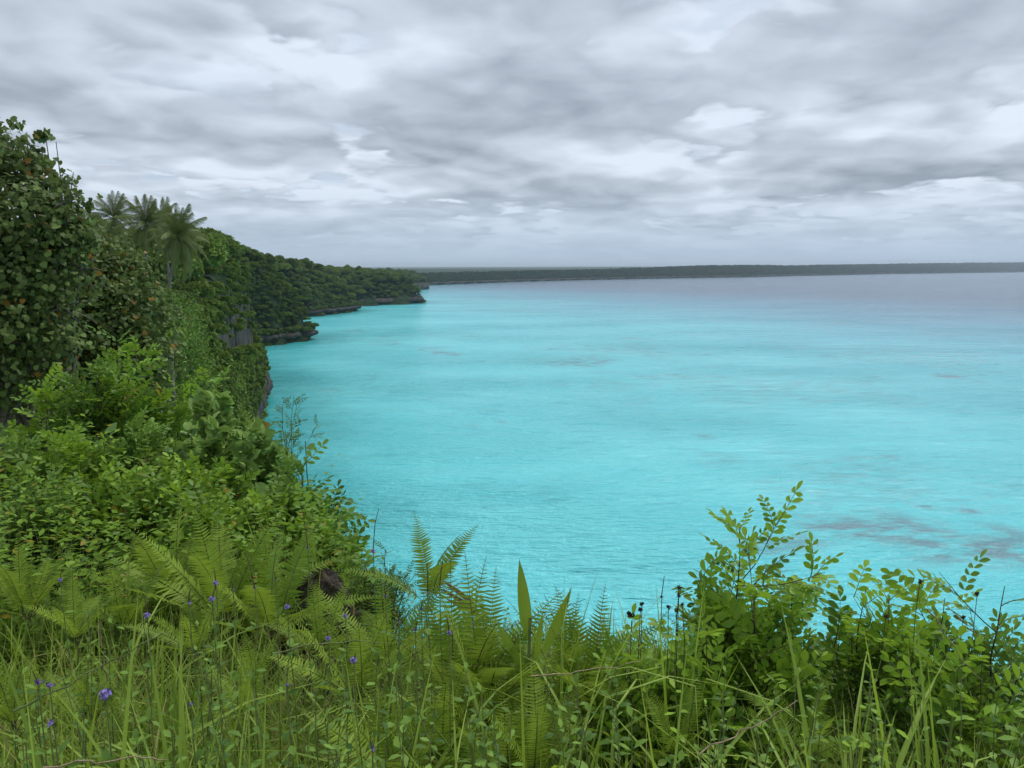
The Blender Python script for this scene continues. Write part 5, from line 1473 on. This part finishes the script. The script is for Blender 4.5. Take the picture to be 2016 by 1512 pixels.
def grass(name, label, n_, r0, r1, az0, az1, hmin, hmax, wd_, dry=.12, clumped=True, pw=1.0):
    x, y, z = area_points(n_, r0, r1, az0, az1, pw)
    k = len(x); g = Geo()
    if clumped:
        q = fbm(x * 1.3, y * 1.3, 55); keep_ = rng.uniform(size=k) < sstep(.30, .58, q) * .85 + .15
        x, y, z = x[keep_], y[keep_], z[keep_]; k = len(x)
    kinds = [dict(lean=.05, sag=.12, wd_=wd_, twist=.8), dict(lean=.15, sag=.35, wd_=wd_, twist=-.7), dict(lean=.2, sag=.75, wd_=wd_, twist=1.2), dict(lean=.12, sag=.7, wd_=wd_ * .8, kink=.6)]
    kd = rng.choice(4, size=k, p=[.42, .28, .18, .12])
    isdry = rng.uniform(size=k) < dry
    for j, kw in enumerate(kinds):
        s__ = kd == j; m_ = int(s__.sum())
        if not m_: continue
        a = rng.uniform(0, 6.28, m_); tl = rng.uniform(0, .28, m_); b_ = a + rng.normal(size=m_) * .8
        zz = norm(np.stack([np.cos(a) * tl, np.sin(a) * tl, np.ones(m_)], -1))
        xx = np.stack([np.cos(b_), np.sin(b_), 0 * b_], -1); xx = norm(xx - (xx * zz).sum(1)[:, None] * zz); yy = np.cross(zz, xx)
        L_ = rng.uniform(hmin, hmax, m_) * (.7 + .6 * fbm(x[s__] * 1.7, y[s__] * 1.7, 66)) * np.clip(1.1 - .42 * np.maximum(np.hypot(x[s__], y[s__]) - 2.4, 0) * (x[s__] > -.9), .3, 1)
        M3 = np.stack([xx * L_[:, None], yy * rng.uniform(.6, 1.3, m_)[:, None], zz * L_[:, None]], -1)
        g.inst(blade_pts(1.0, **kw), M3, np.stack([x, y, z - .02], -1)[s__], np.where(isdry[s__], .97, rng.uniform(.1, .8, m_)))
    link(name, g.mesh(name, [M_grass]), kind='stuff', label=label)
grass('grass', 'thin grass growing through the weeds on the clifftop', 19000, .8, 4.8, -62, 62, .34, .72, .006, .20, pw=.8)
grass('grass', 'broader grass blades scattered over the clifftop', 3600, .9, 4.6, -60, 60, .42, .78, .010, .13, pw=.8)
grass('grass', 'straw-tinged tall grass thick in the right foreground', 7500, 1.2, 2.7, 6, 46, .40, .66, .0065, .20, False)
grass('grass', 'tall grass thick in the left foreground', 4200, 1.3, 3.0, -46, -8, .40, .66, .0065, .12, False)
grass('grass', 'short dry grass under the weeds', 3500, .8, 4.2, -60, 60, .10, .30, .004, .5, False)

# thin curving stems and dry stalks through the grass
STK = [((30, 1400), (170, 1330), (330, 1240), 1.35, M_green, 'long pale stem slanting up across the purple pair of flowers'), ((90, 1510), (250, 1490), (330, 1495), 1.2, M_straw, 'pale stem lying along the bottom left edge'),
 ((690, 1160), (700, 1120), (775, 1085), 2.9, M_green, 'tendril arching from the brown rock to the dark bush'),
 ((1380, 1480), (1500, 1420), (1570, 1380), 1.35, M_straw, 'dry forked stalk lying in the grass below the leafy spire'), ((1830, 1200), (1880, 1290), (1940, 1350), 1.9, M_straw, 'thin dry stalk falling towards the right corner'),
 ((540, 1290), (640, 1250), (760, 1265), 1.8, M_green, 'thin green stem lying across the weeds below the rock'), ((200, 1230), (205, 1300), (212, 1380), 1.3, M_straw, 'brown withered blade hanging over the single purple flower'),
 ((1050, 1330), (1180, 1320), (1260, 1300), 1.8, M_straw, 'reddish stalk lying right of the pleated leaf')]
for a_, b_, c_, d, mt, lab in STK:
    A_, B_, D_ = at(*a_, d), at(*b_, d + .03), at(*c_, d + .1)
    t = np.linspace(0, 1, 12)[:, None]
    P = A_ * (1 - t) ** 2 + B_ * 2 * t * (1 - t) * 1.0 + D_ * t ** 2 + rng.normal(size=(12, 3)) * .003
    link('stalk', Geo().tube(P - A_, np.linspace(.0022, .001, 12), 4).mesh('stalk', [mt]), None, A_, label=lab, cat='stalk')
print('tris', sum(len(m.loop_triangles) or sum(len(p.vertices) - 2 for p in m.polygons) for m in bpy.data.meshes), 'objects', len(bpy.data.objects))
